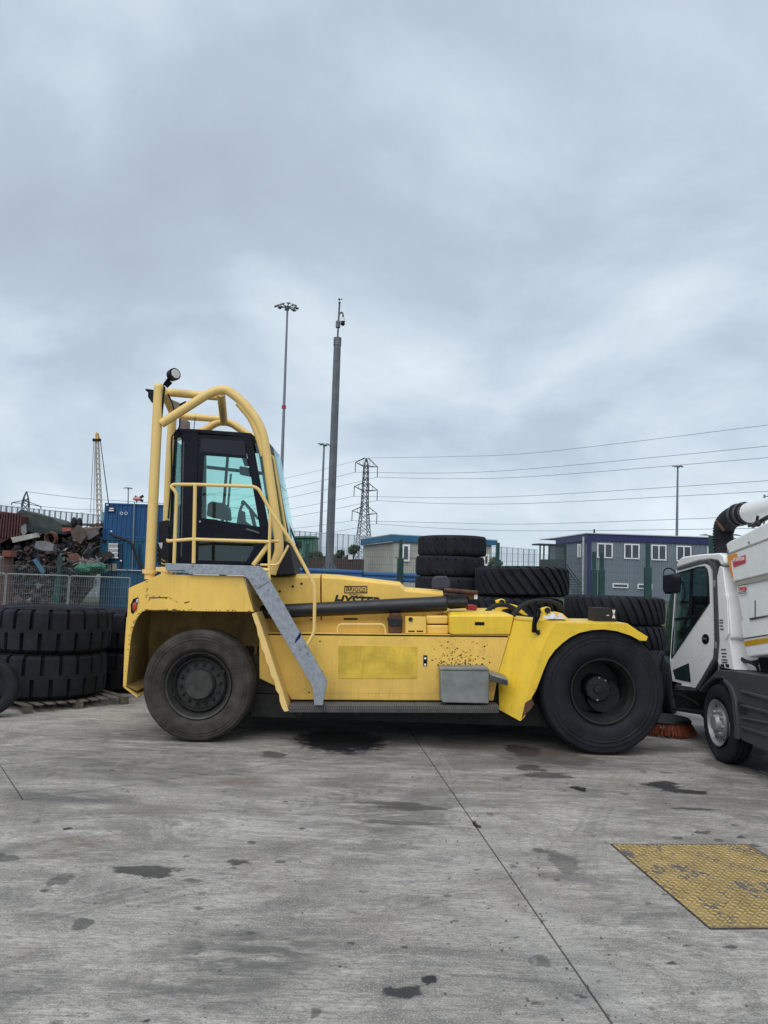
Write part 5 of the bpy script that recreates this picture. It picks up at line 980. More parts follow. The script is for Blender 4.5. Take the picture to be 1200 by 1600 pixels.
wn_ = rect(170, 850, 184, 871.5, CY - .18, .1).build('window', mat('dark_pane', (.06, .07, .09), .2), c2_)
m = MB()
for i in range(5): x = 170.5 + i * 3.1; m.tube([P(x, 849, CY - .22), P(x - .3, 872, CY - .22)], .035, 4)
for y in (850, 857, 864, 871.5): m.tube([P(169.5, y, CY - .22), P(184.5, y + .4, CY - .22)], .035, 4)
m.build('window_bar', INKW, wn_, kind='stuff')
rect(186, 850, 191, 889, CY - .14, .06).build('door_recess', BLUD, c2_); rect(216, 850, 219, 890, CY - .14, .06).build('door_recess', BLUD, c2_)
w_ = rect(167, 880.5, 182, 892, CY - .2, .08).build('window', mat('cream_blind', (.35, .33, .26), .6), c2_)  # pane in one plain cream colour
rect(173.5, 880.5, 175, 892, CY - .23, .02).build('mullion', BLU2, w_)
rect(167.5, 791, 179, 800, CY - .03).build('name_plate', BLUD, c1_); rect(170, 796.5, 177.5, 798.5, CY - .05).build('plate_print', INKW, c1_); rect(171, 793.5, 177.5, 795, CY - .05).build('plate_print', INKW, c1_); rect(166, 787.5, 169, 790, CY - .05).build('corner_casting', INKW, c1_)
for x, y in ((190, 802), (197, 802.2)): MB().lathe([(0, .07), (0, .095), (-.02, .095), (-.02, .07)], P(x, y, CY - .02), (0, 1, 0), 16, closed=True).build('ring_mark', INKW, c1_)
for x, y in ((189, 876.5), (174, 830.5)): MB().ball(P(x, y, CY - .25), .06).build('lamp', INKW, c2_ if y > 840 else c1_)
MB().tube([P(210, 784, CY - .1), P(206.5, 890, CY - .2)], .03, 6).build('conduit', SIL, c1_)
hz_ = MB().tube(spline([P(173, 834, CY - .3), P(180, 838, CY - .5), P(204, 848, CY - .6), P(213, 870, CY - .6), P(227, 897, CY - .6), P(240, 930, CY - .6)]), .09, 8).build('black_pipe', BLKM); tag(hz_, 'thick black pipe drooping across the front of the stacked blue cabins', 'pipe')
wv = thing('wind_spinner', 'small red and white spinner with dark crossed blades on the container roof', 'wind spinner', P(215, 785, CY + .3))
MB().tube([P(213, 786, CY + .3), P(215, 779, CY + .3)], .04, 6).build('stalk', SIL, wv)
for (x, y) in ((224, 774.5), (223.5, 783), (210.5, 775.5)): MB().beam(P(216.5, 779.5, CY + .3), P(x, y, CY + .25), .16, .05, up=(0, 1, 0)).build('blade', INKB, wv)
MB().ball(P(214, 779.5, CY + .25), .17, (1.5, .7, .8)).build('body', mat('red_white', (.6, .25, .22), .5), wv); rect(207, 778, 213, 781, CY + .3, .05).build('tail', INKW, wv)
tk_ = rect(158.5, 800, 166, 822, CY + 5, 1.5).build('teal_tank', mat('teal_paint', (.12, .32, .36), .6)); tag(tk_, 'small pale teal tank edge showing left of the top blue container', 'tank')
# ---------------------------------------------------------------- scrap heap
SYc = 50.
SCR = mat('scrap_dark', (.022, .018, .017), .95, var=.6, scale=1.2, bump=.6, bscale=3, spots=(.7, (.085, .05, .035), 1.1)); 
def prof(px): return float(np.interp(px, [-120, -20, 30, 60, 100, 130, 165, 200], [840, 846, 838, 835, 832, 818, 818, 830]))
m = MB(); nxx, nyy = 60, 16; q = random.Random(9)
for j in range(nyy):
    for i in range(nxx):
        px = -150 + 315 * i / (nxx - 1); t = j / (nyy - 1); Yj = 41 + 14 * t; zt_ = P(px, prof(px), 52)[2]; z = -.3 + (zt_ + .3) * math.sin(min(1, t * 1.15) * math.pi / 2) ** .9 * (1 if t < .9 else .8)
        p = P(px, 880, 45); m.v.append((float(p[0] + q.uniform(-.25, .25)), float(Yj), float(z + q.uniform(-.35, .3) * (t > .05))))
m.f = [(j * nxx + i, j * nxx + i + 1, (j + 1) * nxx + i + 1, (j + 1) * nxx + i) for j in range(nyy - 1) for i in range(nxx - 1)]
hp0 = m.build('scrap_heap', SCR, kind='stuff', smooth=False); tag(hp0, 'dark rusty mound of mixed scrap metal beyond the fence at the left', 'scrap heap')
COLS = [('rust_brown', (.048, .031, .025)), ('dull_grey', (.075, .078, .08)), ('dark_iron', (.02, .02, .024)), ('rust_red', (.058, .028, .024)), ('pale_metal', (.24, .24, .23)), ('moss_green', (.03, .045, .035)), ('faded_blue', (.05, .10, .16))]
for ci, (nm, cc) in enumerate(COLS):
    m = MB(); cnt = [520, 200, 520, 200, 60, 110, 16][ci]
    for i in range(cnt):
        px = q.uniform(-60, 152); t = q.random(); Yj = 41 + 11 * t; zt_ = P(px, prof(px) + 3, 52)[2]; z = -.3 + (zt_ + .3) * math.sin(min(1, t * 1.15) * math.pi / 2) ** .9
        p = P(px, 880, 45); s_ = .05 + .28 * q.random() ** 1.8; kd = q.random(); Mx = Matrix.Translation((p[0], Yj - .3, max(.1, z + q.uniform(-.1, .35)))) @ Matrix.Rotation(q.uniform(0, 6), 4, 'Z') @ Matrix.Rotation(q.uniform(-1.2, 1.2), 4, 'X') @ Matrix.Rotation(q.uniform(-1, 1), 4, 'Y')
        b_ = MB()
        if kd < .45: b_.box(-s_, s_, -s_ * q.uniform(.3, .9), s_ * .6, -.03, .03)
        elif kd < .7: b_.box(-s_ * 1.8, s_ * 1.8, -.06, .06, -.06, .06)
        elif kd < .85: b_.tube([(-s_ * 1.6, 0, 0), (0, .1, q.uniform(-.2, .3)), (s_ * 1.5, 0, 0)], .05, 6)
        else: b_.box(-s_ * .6, s_ * .6, -s_ * .5, s_ * .5, -s_ * .4, s_ * .5)
        b_.v = [tuple(Mx @ (Vector(p_) + Vector((q.uniform(-.05, .05), q.uniform(-.05, .05), q.uniform(-.05, .05))))) for p_ in b_.v]; m.add(b_.v, b_.f)
    o = m.build('scrap_pieces', mat('scrap_' + nm, cc, .85, var=.5, scale=3, bump=.3), kind='stuff', smooth=False); tag(o, 'scattered %s scrap pieces lying over the heap' % nm.replace('_', ' '), 'scrap metal')
def scrap(name, label, cat, pts, Y, th, col, corr=0, gap=None):
    mt = mat('scrap_' + name, col, .8, var=.35, scale=2.2, bump=.3, spots=(.4, (.06, .035, .025), 3)); m = MB().slab([P(x, y, Y) for x, y in pts], (.0, th, 0))
    if corr:
        A, B = (P(*pts[0], Y), P(*pts[1], Y)), (P(*pts[-1], Y), P(*pts[-2], Y))
        for i in range(corr): t = (i + .5) / corr; a = A[0] + (A[1] - A[0]) * t; b = B[0] + (B[1] - B[0]) * t; m.beam(a + [0, -.06, 0], b + [0, -.06, 0], (np.linalg.norm(A[1] - A[0]) / corr) * .5, .12, up=(0, 1, 0))
    return tag(m.build(name, mt), label, cat)
SILD = mat('dull_galv', (.17, .18, .18), .6, .3)
scrap('container_hulk', 'crushed dull red corrugated container hulk on top of the heap at the left edge', 'scrap container', [(-22, 800), (3, 799), (25, 802), (32, 806), (33, 836), (17, 840), (-2, 850), (-22, 846)], 45, 2.0, (.085, .028, .026), 0)
m = MB()
for i in range(13): x = -20 + i * 4.2; m.beam(P(x + 3, 802, 44.93), P(x - 3 + i * .3, 840, 44.93), .10, .10, up=(0, 1, 0))
tag(m.build('corrugation', mat('corrugation_red', (.075, .026, .025), .8, var=.3), kind='stuff'), 'vertical dull red ribs on the face of the crushed container hulk', 'scrap metal')
scrap('slab', 'long dark green-grey metal slab sloping down to the right on the heap', 'scrap metal', [(25, 802), (33, 796), (45, 800), (80, 809), (97, 819), (96, 832), (75, 827), (42, 818), (35, 822)], 46, 2.5, (.045, .058, .052))
scrap('shelf', 'darker green underside plate beneath the long sloping slab', 'scrap metal', [(38, 820), (46, 819), (90, 829), (92, 834), (60, 834), (42, 830)], 45.3, 1.2, (.018, .030, .032))
scrap('beam', 'pale cream torn edge beam lying under the red hulk', 'scrap beam', [(17, 840), (57, 832.5), (59, 839), (20, 848)], 43.5, .3, (.38, .38, .34), 0)
scrap('crumpled_sheet', 'grey crumpled sheet hanging beside the red hulk', 'scrap metal', [(33, 822), (40, 818), (41, 832), (37, 838), (33, 832)], 44, .1, (.2, .2, .2))
scrap('cage', 'pale grey ribbed metal box in the middle of the heap', 'scrap metal', [(56, 846), (65, 845), (84, 851), (82, 861), (66, 860), (54, 856)], 43.2, .5, (.17, .17, .18), 0)
scrap('blue_plank', 'bright blue painted plank leaning on the heap near the fence', 'scrap plank', [(51, 875), (56, 872), (70, 893), (67, 896), (64, 895)], 41, .1, (.06, .15, .24), 0)
scrap('pink_panel', 'small pinkish red panel at the foot of the sloping slab', 'scrap metal', [(97, 824), (110, 824.5), (111, 829), (97, 831)], 45, .2, (.35, .09, .07), 0)
scrap('girder', 'long rusty brown girder lying along the top of the heap beside the blue container', 'scrap beam', [(104, 817), (158, 818.5), (158, 822), (104, 820)], 46, .3, (.07, .05, .04), 0)
scrap('board', 'light brown board just below the rusty girder', 'scrap plank', [(128, 825), (160, 822), (160, 824), (130, 828)], 45.5, .2, (.25, .16, .12), 0)
scrap('hanging_sheet', 'mauve-grey torn sheet hanging over the heap right of centre', 'scrap metal', [(110, 829), (122, 820), (130, 827), (135, 838), (126, 850), (114, 842)], 45, .2, (.09, .065, .055), 0)
scrap('hanging_sheet', 'pale grey rounded sheet right of the mauve torn sheet', 'scrap metal', [(130, 828), (150, 826), (154, 834), (140, 843), (130, 843)], 45.2, .2, (.12, .11, .11), 0)
scrap('rusty_sheet', 'flat orange-brown sheet in the lower right of the heap', 'scrap metal', [(105, 866), (118, 864), (126, 872), (150, 876), (148, 879), (110, 875)], 42.5, .2, (.15, .06, .04), 0)
o = MB().lathe([(-.12, .30), (-.12, .40), (.12, .40), (.12, .30)], P(80, 841, 43.6), (.3, 1, .2), 24, closed=True).build('scrap_ring', RUST); tag(o, 'small rusty ring half buried in the middle of the heap', 'scrap ring')
for (x, w_) in ((115.5, 3), (124, 4)): o = MB().ball(P(x, 816 + (x > 120) * 1, 46), .17, (1, 1, 1.9)).build('dark_stump', BLKM); tag(o, 'dark rounded lump poking above the girder, %s of two' % ('left' if x < 120 else 'right'), 'scrap metal')
m = MB()
for i in range(40): c = P(q.uniform(127, 160), q.uniform(884, 893), 41 + q.random()); m.ball(c, q.uniform(.15, .35), (1.3, 1, .6), 4)
o = m.build('green_tarpaulin', mat('green_tarp', (.02, .13, .08), .6, var=.5, scale=4), kind='stuff'); tag(o, 'crumpled bright green tarpaulin at the foot of the heap by the blue cabins', 'tarpaulin')
m = MB()
for i in range(60): a = P(q.uniform(125, 158), q.uniform(876, 885), 41.5); m.tube([a, a + np.array([q.uniform(-.5, .5), 0, q.uniform(-.2, .3)])], .02, 3)
o = m.build('wire_tangle', SIL, kind='stuff'); tag(o, 'pale tangle of scrap wire above the green tarpaulin', 'scrap wire')
# brown steel gatepost with a white panel, left edge
gpst = thing('gate_post', 'red-brown steel post with a rusty cap and white panel at the left edge', 'gate post', (P(9, 900, 24)[0], 24, 0)); BR = mat('red_brown', (.075, .028, .022), .7, var=.3)
rect(5.5, 870, 14, 950, 24, .3).build('post', BR, gpst); rect(3.5, 860, 16.5, 869.8, 23.9, .4).build('cap', mat('orange_brown', (.16, .05, .03), .8), gpst); rect(-14, 869, 5, 900, 24.1, .05).build('panel', mat('off_white', (.42, .44, .44), .6), gpst)
m = MB()
for i in range(5): m.tube([P(-10 + i * 3.3, 870, 24.05), P(-10.5 + i * 3.3, 900, 24.05)], .02, 4)
m.build('bar', BR, gpst)
rect(-14, 900.5, 5, 952, 24.1, .05).build('lower_panel', BR, gpst)
# ---------------------------------------------------------------- long pale screen fence far behind
def scr_y(px): return float(np.interp(px, [-60, 0, 560, 800, 900], [58, 60, 84, 100, 108]))
sfn = thing('screen_fence', 'long pale grey tall screen fence far behind, running off to the right', 'fence', (-20, 70, 0)); PALE = mat('pale_screen', (.55, .61, .67), .5, .1); POSTM = mat('screen_post', (.26, .30, .35), .5, .1)
pxs = list(range(-60, 900, 60)); hh = 4.95
for a, b in zip(pxs, pxs[1:]):
    A, B = P(a, 890, scr_y(a)), P(b, 890, scr_y(b)); A[2] = B[2] = 0; m = MB(); zt_ = CH + hh; gz = TH_(A[0], A[1])
    ln_ = np.linalg.norm(B - A); n = int(ln_ / .12); d = (B - A) / ln_ * .022
    for i in range(n):
        c = A + (B - A) * i / n; m.add([c - d + [0, 0, gz], c + d + [0, 0, gz], c + d + [0, 0, zt_], c - d + [0, 0, zt_]], [(0, 1, 2, 3)])
    for z in (gz + .4, 3.4, zt_ - .05): m.beam(A + [0, .05, z], B + [0, .05, z], .06, .07)
    m.build('screen_panel', PALE, sfn, kind='stuff', smooth=False)
    npst = max(1, int(60 / 7.6))
    for i in range(npst):
        c = A + (B - A) * (i + .3) / npst
        if not (170 < a + 60 * i / npst < 430) and not (570 < a + 60 * i / npst < 770): MB().box(c[0] - .05, c[0] + .05, c[1] - .1, c[1] + .02, gz, zt_).build('post', POSTM, sfn)
# ---------------------------------------------------------------- buildings on the terrace
CORR = {}
def corrw(m, A, B, z0, z1, pitch=.2, dep=.03, out=(0, -1, 0)):
    A = np.array(A, float); B = np.array(B, float); L0 = np.linalg.norm(B - A); n = max(1, int(L0 / pitch)); o = np.array(out, float); pr = []
    for i in range(n): 
        for f_, d in ((0, 0), (.5, 0), (.6, dep), (.9, dep)): pr.append(A + (B - A) * (i + f_) / n + o * d)
    pr.append(B); k = len(m.v); m.add([p + [0, 0, z] for p in pr for z in (z0, z1)], [(2 * i, 2 * i + 1, 2 * i + 3, 2 * i + 2) for i in range(len(pr) - 1)])
def win(par, x0, y0, x1, y1, Y, panes=2, nm='window', fw_=.09, dep=.06, pane=None):
    a, b = P(x0, y0, Y), P(x1, y1, Y); X0, X1, Z1, Z0 = a[0], b[0], a[2], b[2]; f_ = MB(); f_.box(X0, X1, Y - dep, Y, Z1 - fw_, Z1); f_.box(X0, X1, Y - dep, Y, Z0, Z0 + fw_)
    for i in range(panes + 1): x = X0 + (X1 - X0 - fw_) * i / panes; f_.box(x, x + fw_, Y - dep + .002, Y - .002, Z0 + fw_, Z1 - fw_)
    w = f_.build(nm, INKW, par)
    for i in range(panes): xa = X0 + (X1 - X0 - fw_) * i / panes + fw_; xb = X0 + (X1 - X0 - fw_) * (i + 1) / panes; MB().box(xa, xb, Y - dep * .5, Y - dep * .3, Z0 + fw_, Z1 - fw_).build('pane', pane or PANE, w)
    return w
PANE = mat('window_pane', (.05, .065, .08), .12, var=.4, scale=.6)
# grey two-storey cabin block
BYY = 58.
GREYW = mat('grey_cladding', (.165, .20, .235), .6, var=.07, scale=.5, streak=.15, dirt=(.10, .11, .12)); NAVY = mat('navy_fascia', (.020, .026, .11), .5, var=.1); LG = mat('light_trim', (.5, .52, .55), .5)
gb = thing('cabin_building', 'grey corrugated two-storey cabin building with navy fascia and white windows', 'building', (P(1020, 900, BYY)[0], BYY, 1.38))
xa, xb = P(920, 880, BYY)[0], P(1185, 880, BYY)[0]; zt1 = P(920, 834, BYY)[2]; zf = P(920, 844.5, BYY)[2]; zb = 1.36; la = P(869, 890, BYY + 7); la[2] = 0
m = MB(); corrw(m, (xa, BYY, 0), (xb, BYY, 0), zb, zf, .32, .05); corrw(m, la, (xa, BYY, 0), zb, zf, .32, .05, (-.8, -.5, 0)); m.build('wall', GREYW, gb, smooth=False)
m = MB().box(xa + .05, xb, BYY + .1, BYY + 14, zb, zf + .3); m.build('core', GREYW, gb)
m = MB().box(xa - .12, xb, BYY - .12, BYY + .02, zf, zt1); 
nv = (np.array([xa, BYY, 0]) - la); m.slab([la + [-.1, -.1, zf + .0], np.array([xa - .12, BYY - .1, zf]), np.array([xa - .12, BYY - .1, zt1]), la + [-.1, -.1, zt1]], (.1, .1, 0)); m.build('fascia', NAVY, gb)
rf_ = MB().slab([(xa - .2, BYY - .2, zt1), (xb, BYY - .2, zt1), (xb, BYY + 14, zt1 + .25), (la[0] + .0, BYY + 14, zt1 + .25), (la[0] - .15, la[1] - .1, zt1)], (0, 0, .07)).build('roof', LG, gb)
for x in (1103, 1130, 1150): MB().slab([P(x - 10, 836.5, BYY + 6), P(x, 835, BYY + 6), P(x + 12, 838, BYY + 6)], (0, .1, .05)).build('roof_antenna', GREYM, rf_)
MB().tube([P(928.5, 834, BYY + 2), P(928.5, 827, BYY + 2)], .07, 6).build('vent_pipe', BLKM, rf_)
MB().box(xa - .16, xa + .1, BYY - .16, BYY - .02, zb, zf).build('corner_trim', NAVY, gb); MB().tube([(xa - .35, BYY + .3, zf + .3), (xa - .35, BYY + .3, zb)], .07, 8).build('downpipe', LG, gb)
for x0, y0, x1, y1 in [(933, 848.5, 957, 872.5), (975, 849.5, 999, 874), (1017.5, 851, 1041, 876), (1056.5, 852.5, 1080, 878), (1105, 854, 1128, 880)]: win(gb, x0, y0, x1, y1, BYY - .05)
for x0, y0, x1, y1 in [(957, 911, 981.5, 919.5), (996, 912, 1019, 921), (1040, 914, 1062, 923)]: win(gb, x0, y0, x1, y1, BYY - .05, 1, pane=PANE)
wl2 = win(gb, 902, 850, 911, 871, BYY + 1.6, 2, fw_=.12)
bw = MB(); a, b = P(905, 935, BYY - 6), P(1200, 944, BYY - 6); bw.box(a[0], b[0], BYY - 6, BYY - 5.8, .9, a[2]); o = bw.build('brick_wall', mat('brown_brick', (.10, .07, .055), .85, var=.3, scale=5)); tag(o, 'low brown brick wall in front of the grey cabin building', 'wall')
# stair landing at its left end
LY_ = 56.
stl = thing('stair_landing', 'dark steel roofed stair landing with mesh sides at the left end of the grey building', 'staircase', (P(863, 900, LY_)[0], LY_, 1.38)); DG = mat('dark_green_steel', (.02, .035, .035), .6)
for x in (844, 858, 882): a = P(x, 852, LY_); MB().box(a[0] - .05, a[0] + .05, LY_ - .05, LY_ + .05, 1.38, a[2]).build('post', DG, stl)
for x in (850, 884): a = P(x, 852, LY_ + 2.5); MB().box(a[0] - .05, a[0] + .05, LY_ + 2.45, LY_ + 2.55, 1.38, a[2]).build('post', DG, stl)
a, b = P(842.5, 851.5, LY_ - .1), P(884, 853, LY_ - .1); MB().slab([a, b, b + [0, 2.8, .1], a + [0, 2.8, .1]], (0, 0, .12)).build('roof', DG, stl)
a, b = P(843, 894, LY_), P(883, 896, LY_); MB().slab([a, b, b + [0, 2.5, 0], a + [0, 2.5, 0]], (0, 0, .15)).build('landing', DG, stl)
rect(844, 874, 883, 893, LY_ - .03, .02).build('side_panel', mat('mesh_side', (.03, .042, .045), .7), stl); rect(868, 853, 883, 874, LY_ - .02, .02).build('side_panel', mat('glazed_side', (.05, .075, .08), .3), stl)
for i in range(7): a = P(888 + i * 2.6, 902 + i * 4, LY_ + .3); MB().box(a[0] - .25, a[0] + .25, LY_, LY_ + 1.1, a[2], a[2] + .06).build('step', mat('step_green', (.03, .06, .05), .7), stl)
m = MB(); m.tube([P(884, 886, LY_), P(892, 898, LY_), P(908, 918, LY_)], .04, 6); m.tube([P(884, 880, LY_), P(892, 892, LY_), P(908, 912, LY_)], .04, 6); m.build('handrail', DG, stl)
# cream cabin with blue roof trim
KY = 36.
CRM = mat('cream_cladding', (.40, .40, .355), .65, var=.08, scale=.7, streak=.3, dirt=(.22, .22, .19)); TBL = mat('teal_blue_trim', (.012, .10, .20), .5, var=.15)
cc_ = thing('site_cabin', 'cream ribbed site cabin with blue roof edge, behind the tall tyre stack', 'cabin', (P(690, 900, KY)[0], KY, 1.38))
xk = P(616, 860, KY)[0]; ck = P(616, 836, KY)[2]; cl = P(616, 846, KY)[2]; xe = P(773, 860, KY)[0]; lk = P(567, 870, KY + 5.2); lk[2] = 0
m = MB(); corrw(m, (xk, KY, 0), (xe - .15, KY, 0), 1.4, cl, .19, .025); corrw(m, lk, (xk, KY, 0), 1.4, cl, .19, .025, (-.9, -.4, 0)); m.build('wall', CRM, cc_, smooth=False); MB().box(xk + .05, xe - .2, KY + .06, KY + 6, 1.4, cl).build('core', CRM, cc_)
a = np.array([xk - .15, KY - .15, 0]); b = np.array([xe + .1, KY - .15, 0]); c = lk + [-.15, -.1, 0]; dz0 = P(774, 852.5, KY)[2]; dz1 = P(774, 845, KY)[2]
m = MB(); m.slab([a + [0, 0, cl], b + [0, 0, dz0], b + [0, 0, dz1], a + [0, 0, ck]], (0, .12, 0)); m.slab([c + [0, 0, cl], a + [0, 0, cl], a + [0, 0, ck], c + [0, 0, ck]], (.05, .12, 0)); m.build('fascia', TBL, cc_)
MB().slab([a + [0, 0, ck], b + [0, 0, dz1], b + [0, 6, dz1], a + [0, 6, ck], c + [0, 0, ck]], (0, 0, .04)).build('roof', mat('pale_roof', (.3, .36, .36), .6), cc_)
win(cc_, 628.5, 850.5, 640, 877.5, KY - .04, 1); win(cc_, 755, 866, 764, 884, KY - .04, 1)
MB().box(xk + .02, xe - .2, KY - .045, KY - .03, P(616, 871, KY)[2], P(616, 870.5, KY)[2]).build('rail_line', GPL, cc_)
# brown hoarding, blue barrier, green cabin, bushes
HYd = 31.
a, b = P(455, 870, HYd), P(569, 875, HYd); m = MB(); corrw(m, (a[0], HYd, 0), (b[0], HYd, 0), 1.35, a[2], .15, .02); o = m.build('hoarding', mat('brown_hoarding', (.06, .036, .032), .8, var=.2)); tag(o, 'dark brown corrugated hoarding between the lamp mast and the cream cabin', 'hoarding')
o = rect(544, 866.5, 551, 874, HYd - .1, .03).build('white_notice', INKW); tag(o, 'small square white notice at the top of the brown hoarding', 'notice')
BLB = mat('barrier_blue', (.02, .10, .26), .5, var=.25, scale=2)
def barrier(nm_, label, x0, x1, y0, Yb):
    t = thing('crash_barrier', label, 'barrier', (P(x0, 900, Yb)[0], Yb, 1.3)); a, b = P(x0, y0, Yb), P(x1, y0 + (x1 - x0) * .04, Yb)
    prf = [(0, 0), (-.05, -.04), (-.05, -.10), (0, -.14), (0, -.17), (-.05, -.21), (-.05, -.27), (0, -.31)]
    m = MB(); m.add([e_ + [0, y, z] for e_ in (a, b) for y, z in prf], [(i, i + 1, i + 9, i + 8) for i in range(7)]); m.build('rail', BLB, t)
    n = int((b[0] - a[0]) / 1.6) + 1
    for i in range(n): x = a[0] + (b[0] - a[0]) * i / max(1, n - 1); MB().box(x - .05, x + .05, Yb + .01, Yb + .1, 1.3, a[2]).build('post', BLB, t)
barrier('b', 'blue steel crash barrier behind the engine cover, foot of the camera pole', 452, 566, 886.5, 25.8)
barrier('b', 'blue steel crash barrier in front of the cream cabin, left of the tall tyres', 568, 660, 893, 25.8)
gc = thing('green_machine_cab', 'faded green cabin with a dark window beyond the brown hoarding', 'cabin', (P(478, 870, 48)[0], 48, 1.38)); GG = mat('faded_green', (.07, .17, .13), .7, var=.25)
rect(458, 838.5, 493, 872, 48, 2).build('body', GG, gc); rect(460, 846, 470.5, 855, 47.9, .05).build('window', BLKM, gc); rect(457, 837.5, 494, 840, 47.8, 2.4).build('roof', GG, gc)
for i in range(5): rect(472 + i * 4.4, 842, 474.2 + i * 4.4, 866, 47.93, .05).build('rib', GG, gc)
LEAF = mat('dark_leaves', (.045, .065, .03), .8, var=.5, scale=4)
def bush(label, px0, px1, pyt, pyb, Y, n, seed, nm='bush'):
    q = random.Random(seed); t = thing(nm, label, 'bush', P((px0 + px1) / 2, 900, Y)); t.location.z = TH_(0, Y); m = MB()
    cl = [(q.uniform(px0 + 4, px1 - 4), q.uniform(pyt + 3, pyb), q.uniform(3, 7)) for _ in range(9)]
    for i in range(n):
        cx, cy, r = q.choice(cl); a = q.uniform(0, 6.28); rr_ = r * q.random() ** .5; py = cy + rr_ * math.sin(a) * .8
        c = P(cx + rr_ * math.cos(a), max(py, pyt), Y + q.uniform(-1, 1)); s_ = q.uniform(.05, .13); u = Vector((q.gauss(0, 1), q.gauss(0, 1), q.gauss(0, 1))).normalized(); w = u.orthogonal().normalized(); u = np.array(u) * s_; w = np.array(w) * s_ * .6
        m.add([c - u, c + w, c + u, c - w], [(0, 1, 2, 3)])
    m.build('foliage', LEAF, t, kind='stuff', smooth=False); st = MB()
    for i in range(4): st.tube([P((px0 + px1) / 2, 905, Y), P(q.uniform(px0 + 5, px1 - 5), pyt + 6, Y)], .04, 4, .015)
    st.build('stem', WOOD, t)
bush('dark leafy bush above the brown hoarding, right of the camera pole', 518, 566, 853, 874, 38, 2600, 1); bush('low dark bush between the green cabin and the camera pole', 478, 508, 860, 874, 39, 1200, 2)
bush('small leafy bush beside the fence post right of the tall tyres', 764, 786, 872, 886, 34, 500, 3)
# ---------------------------------------------------------------- camera pole
PGM = mat('pole_grey', (.13, .14, .155), .55, .3, var=.25, scale=3, spots=(.3, (.2, .21, .23), 2)); PY = 28.
cp_ = thing('camera_pole', 'thick grey pole carrying a domed security camera, rising behind the engine cover', 'camera pole', (P(513, 900, PY)[0], PY, 1.38))
b0, b1 = P(514, 893, PY), P(527.5, 528, PY); MB().tube([b0, b1], .155, 8, .135).build('shaft', PGM, cp_)
MB().box(b0[0] - .35, b0[0] + .35, PY - .35, PY + .35, 1.2, b0[2]).build('plinth', mat('plinth_concrete', (.3, .3, .28), .9), cp_)
for k in range(4):
    a = k * math.pi / 2 + .4; d = np.array([math.cos(a), math.sin(a), 0]); MB().slab([b0 + d * .1, b0 + d * .36, b0 + d * .12 + [0, 0, .35]], (.02, .02, 0)).build('gusset', PGM, cp_)
MB().tube([b1, P(528.6, 508, PY), P(530.5, 474, PY)], .035, 8).build('top_mast', PGM, cp_); MB().lathe([(-.3, .15), (0, .15)], b1, (0, 0, 1), 16).build('top_collar', PGM, cp_)
MB().tube([P(528, 512, PY), P(528.3, 502, PY)], .09, 8).build('clamp', PGM, cp_)
MB().tube(fil([P(528.5, 503, PY), P(530, 490, PY), P(534, 487.5, PY), P(536, 491, PY), P(536, 497, PY)], .15), .035, 8).build('camera_arm', PGM, cp_)
dm = MB().lathe([(.12, .03), (.1, .08), (-.02, .09), (-.03, .09), (-.05, 0)], P(535.8, 501, PY), (0, 0, 1), 16).build('camera_housing', INKW, cp_); MB().ball(P(535.6, 505.5, PY), .085, (1, 1, 1.1)).build('camera_dome', BLK, dm)
MB().ball(P(530.5, 473, PY), .05).build('sensor', PGM, cp_); m = MB(); m.beam(P(529, 466.5, PY), P(531, 469, PY), .05, .05); m.build('wind_vane', BLK, cp_); MB().ball(P(534, 467.5, PY), .025).build('vane_cup', BLK, cp_); MB().tube([P(530.5, 473, PY), P(531.5, 467, PY), P(534, 467.5, PY)], .008, 4).build('vane_arm', SIL, cp_)
# ---------------------------------------------------------------- floodlight masts
MGM = mat('mast_grey', (.20, .22, .25), .5, .4)
def mast(label, top, bot, Y, rw, heads, hw):
    t = thing('light_mast', label, 'light mast', (P(*bot, Y)[0], Y, 1.2), 'floodlight masts'); a = P(*top, Y); b = P(*bot, Y); d = (b - a) / (a[2] - b[2]); b = a + d * (a[2] - 1.2); MB().tube([b, a], rw, 12, rw * .45).build('shaft', MGM, t)
    s = hw * Y / FP; cr_ = MB().lathe([(-.25 * s, .16 * s), (.0, .22 * s), (.08 * s, .18 * s)], a, (0, 0, 1), 12).build('head_ring', MGM, t); q = random.Random(3)
    for k in range(heads):
        an = 2 * math.pi * (k + .3) / heads; r_ = s * q.uniform(.7, .95); c = a + np.array([math.cos(an) * r_, math.sin(an) * r_, q.uniform(-.10, .12) * s]); MB().tube([a, c], .05 * s, 5).build('arm', MGM, cr_)
        h_ = MB().box(-.20 * s, .20 * s, -.16 * s, .16 * s, -.055 * s, .055 * s); place(h_, Matrix.Rotation(an, 4, 'Z') @ Matrix.Rotation(R(q.uniform(5, 35)), 4, 'Y'), c); h_.build('floodlight', GREYM, t, bevel=.02)
mast('tallest floodlight mast, right of the cab, with a cluster of eight lamps', (449.2, 480), (438, 800), 60, .17, 8, 19)
o = MB().lathe([(-.12, .18), (.12, .18)], P(443.5, 636, 60), (0, 0, 1), 12).build('red_band', RED); tag(o, 'small red and white band fixed round the tallest floodlight mast', 'band')
mast('slim floodlight mast just left of the camera pole', (506.5, 695), (499, 880), 105, .28, 6, 11); mast('distant floodlight mast rising behind the grey cabin building', (1059, 729), (1057.5, 840), 115, .28, 8, 9)
mast('tiny floodlight mast above the blue containers', (200.5, 763), (200, 800), 170, .25, 8, 7)
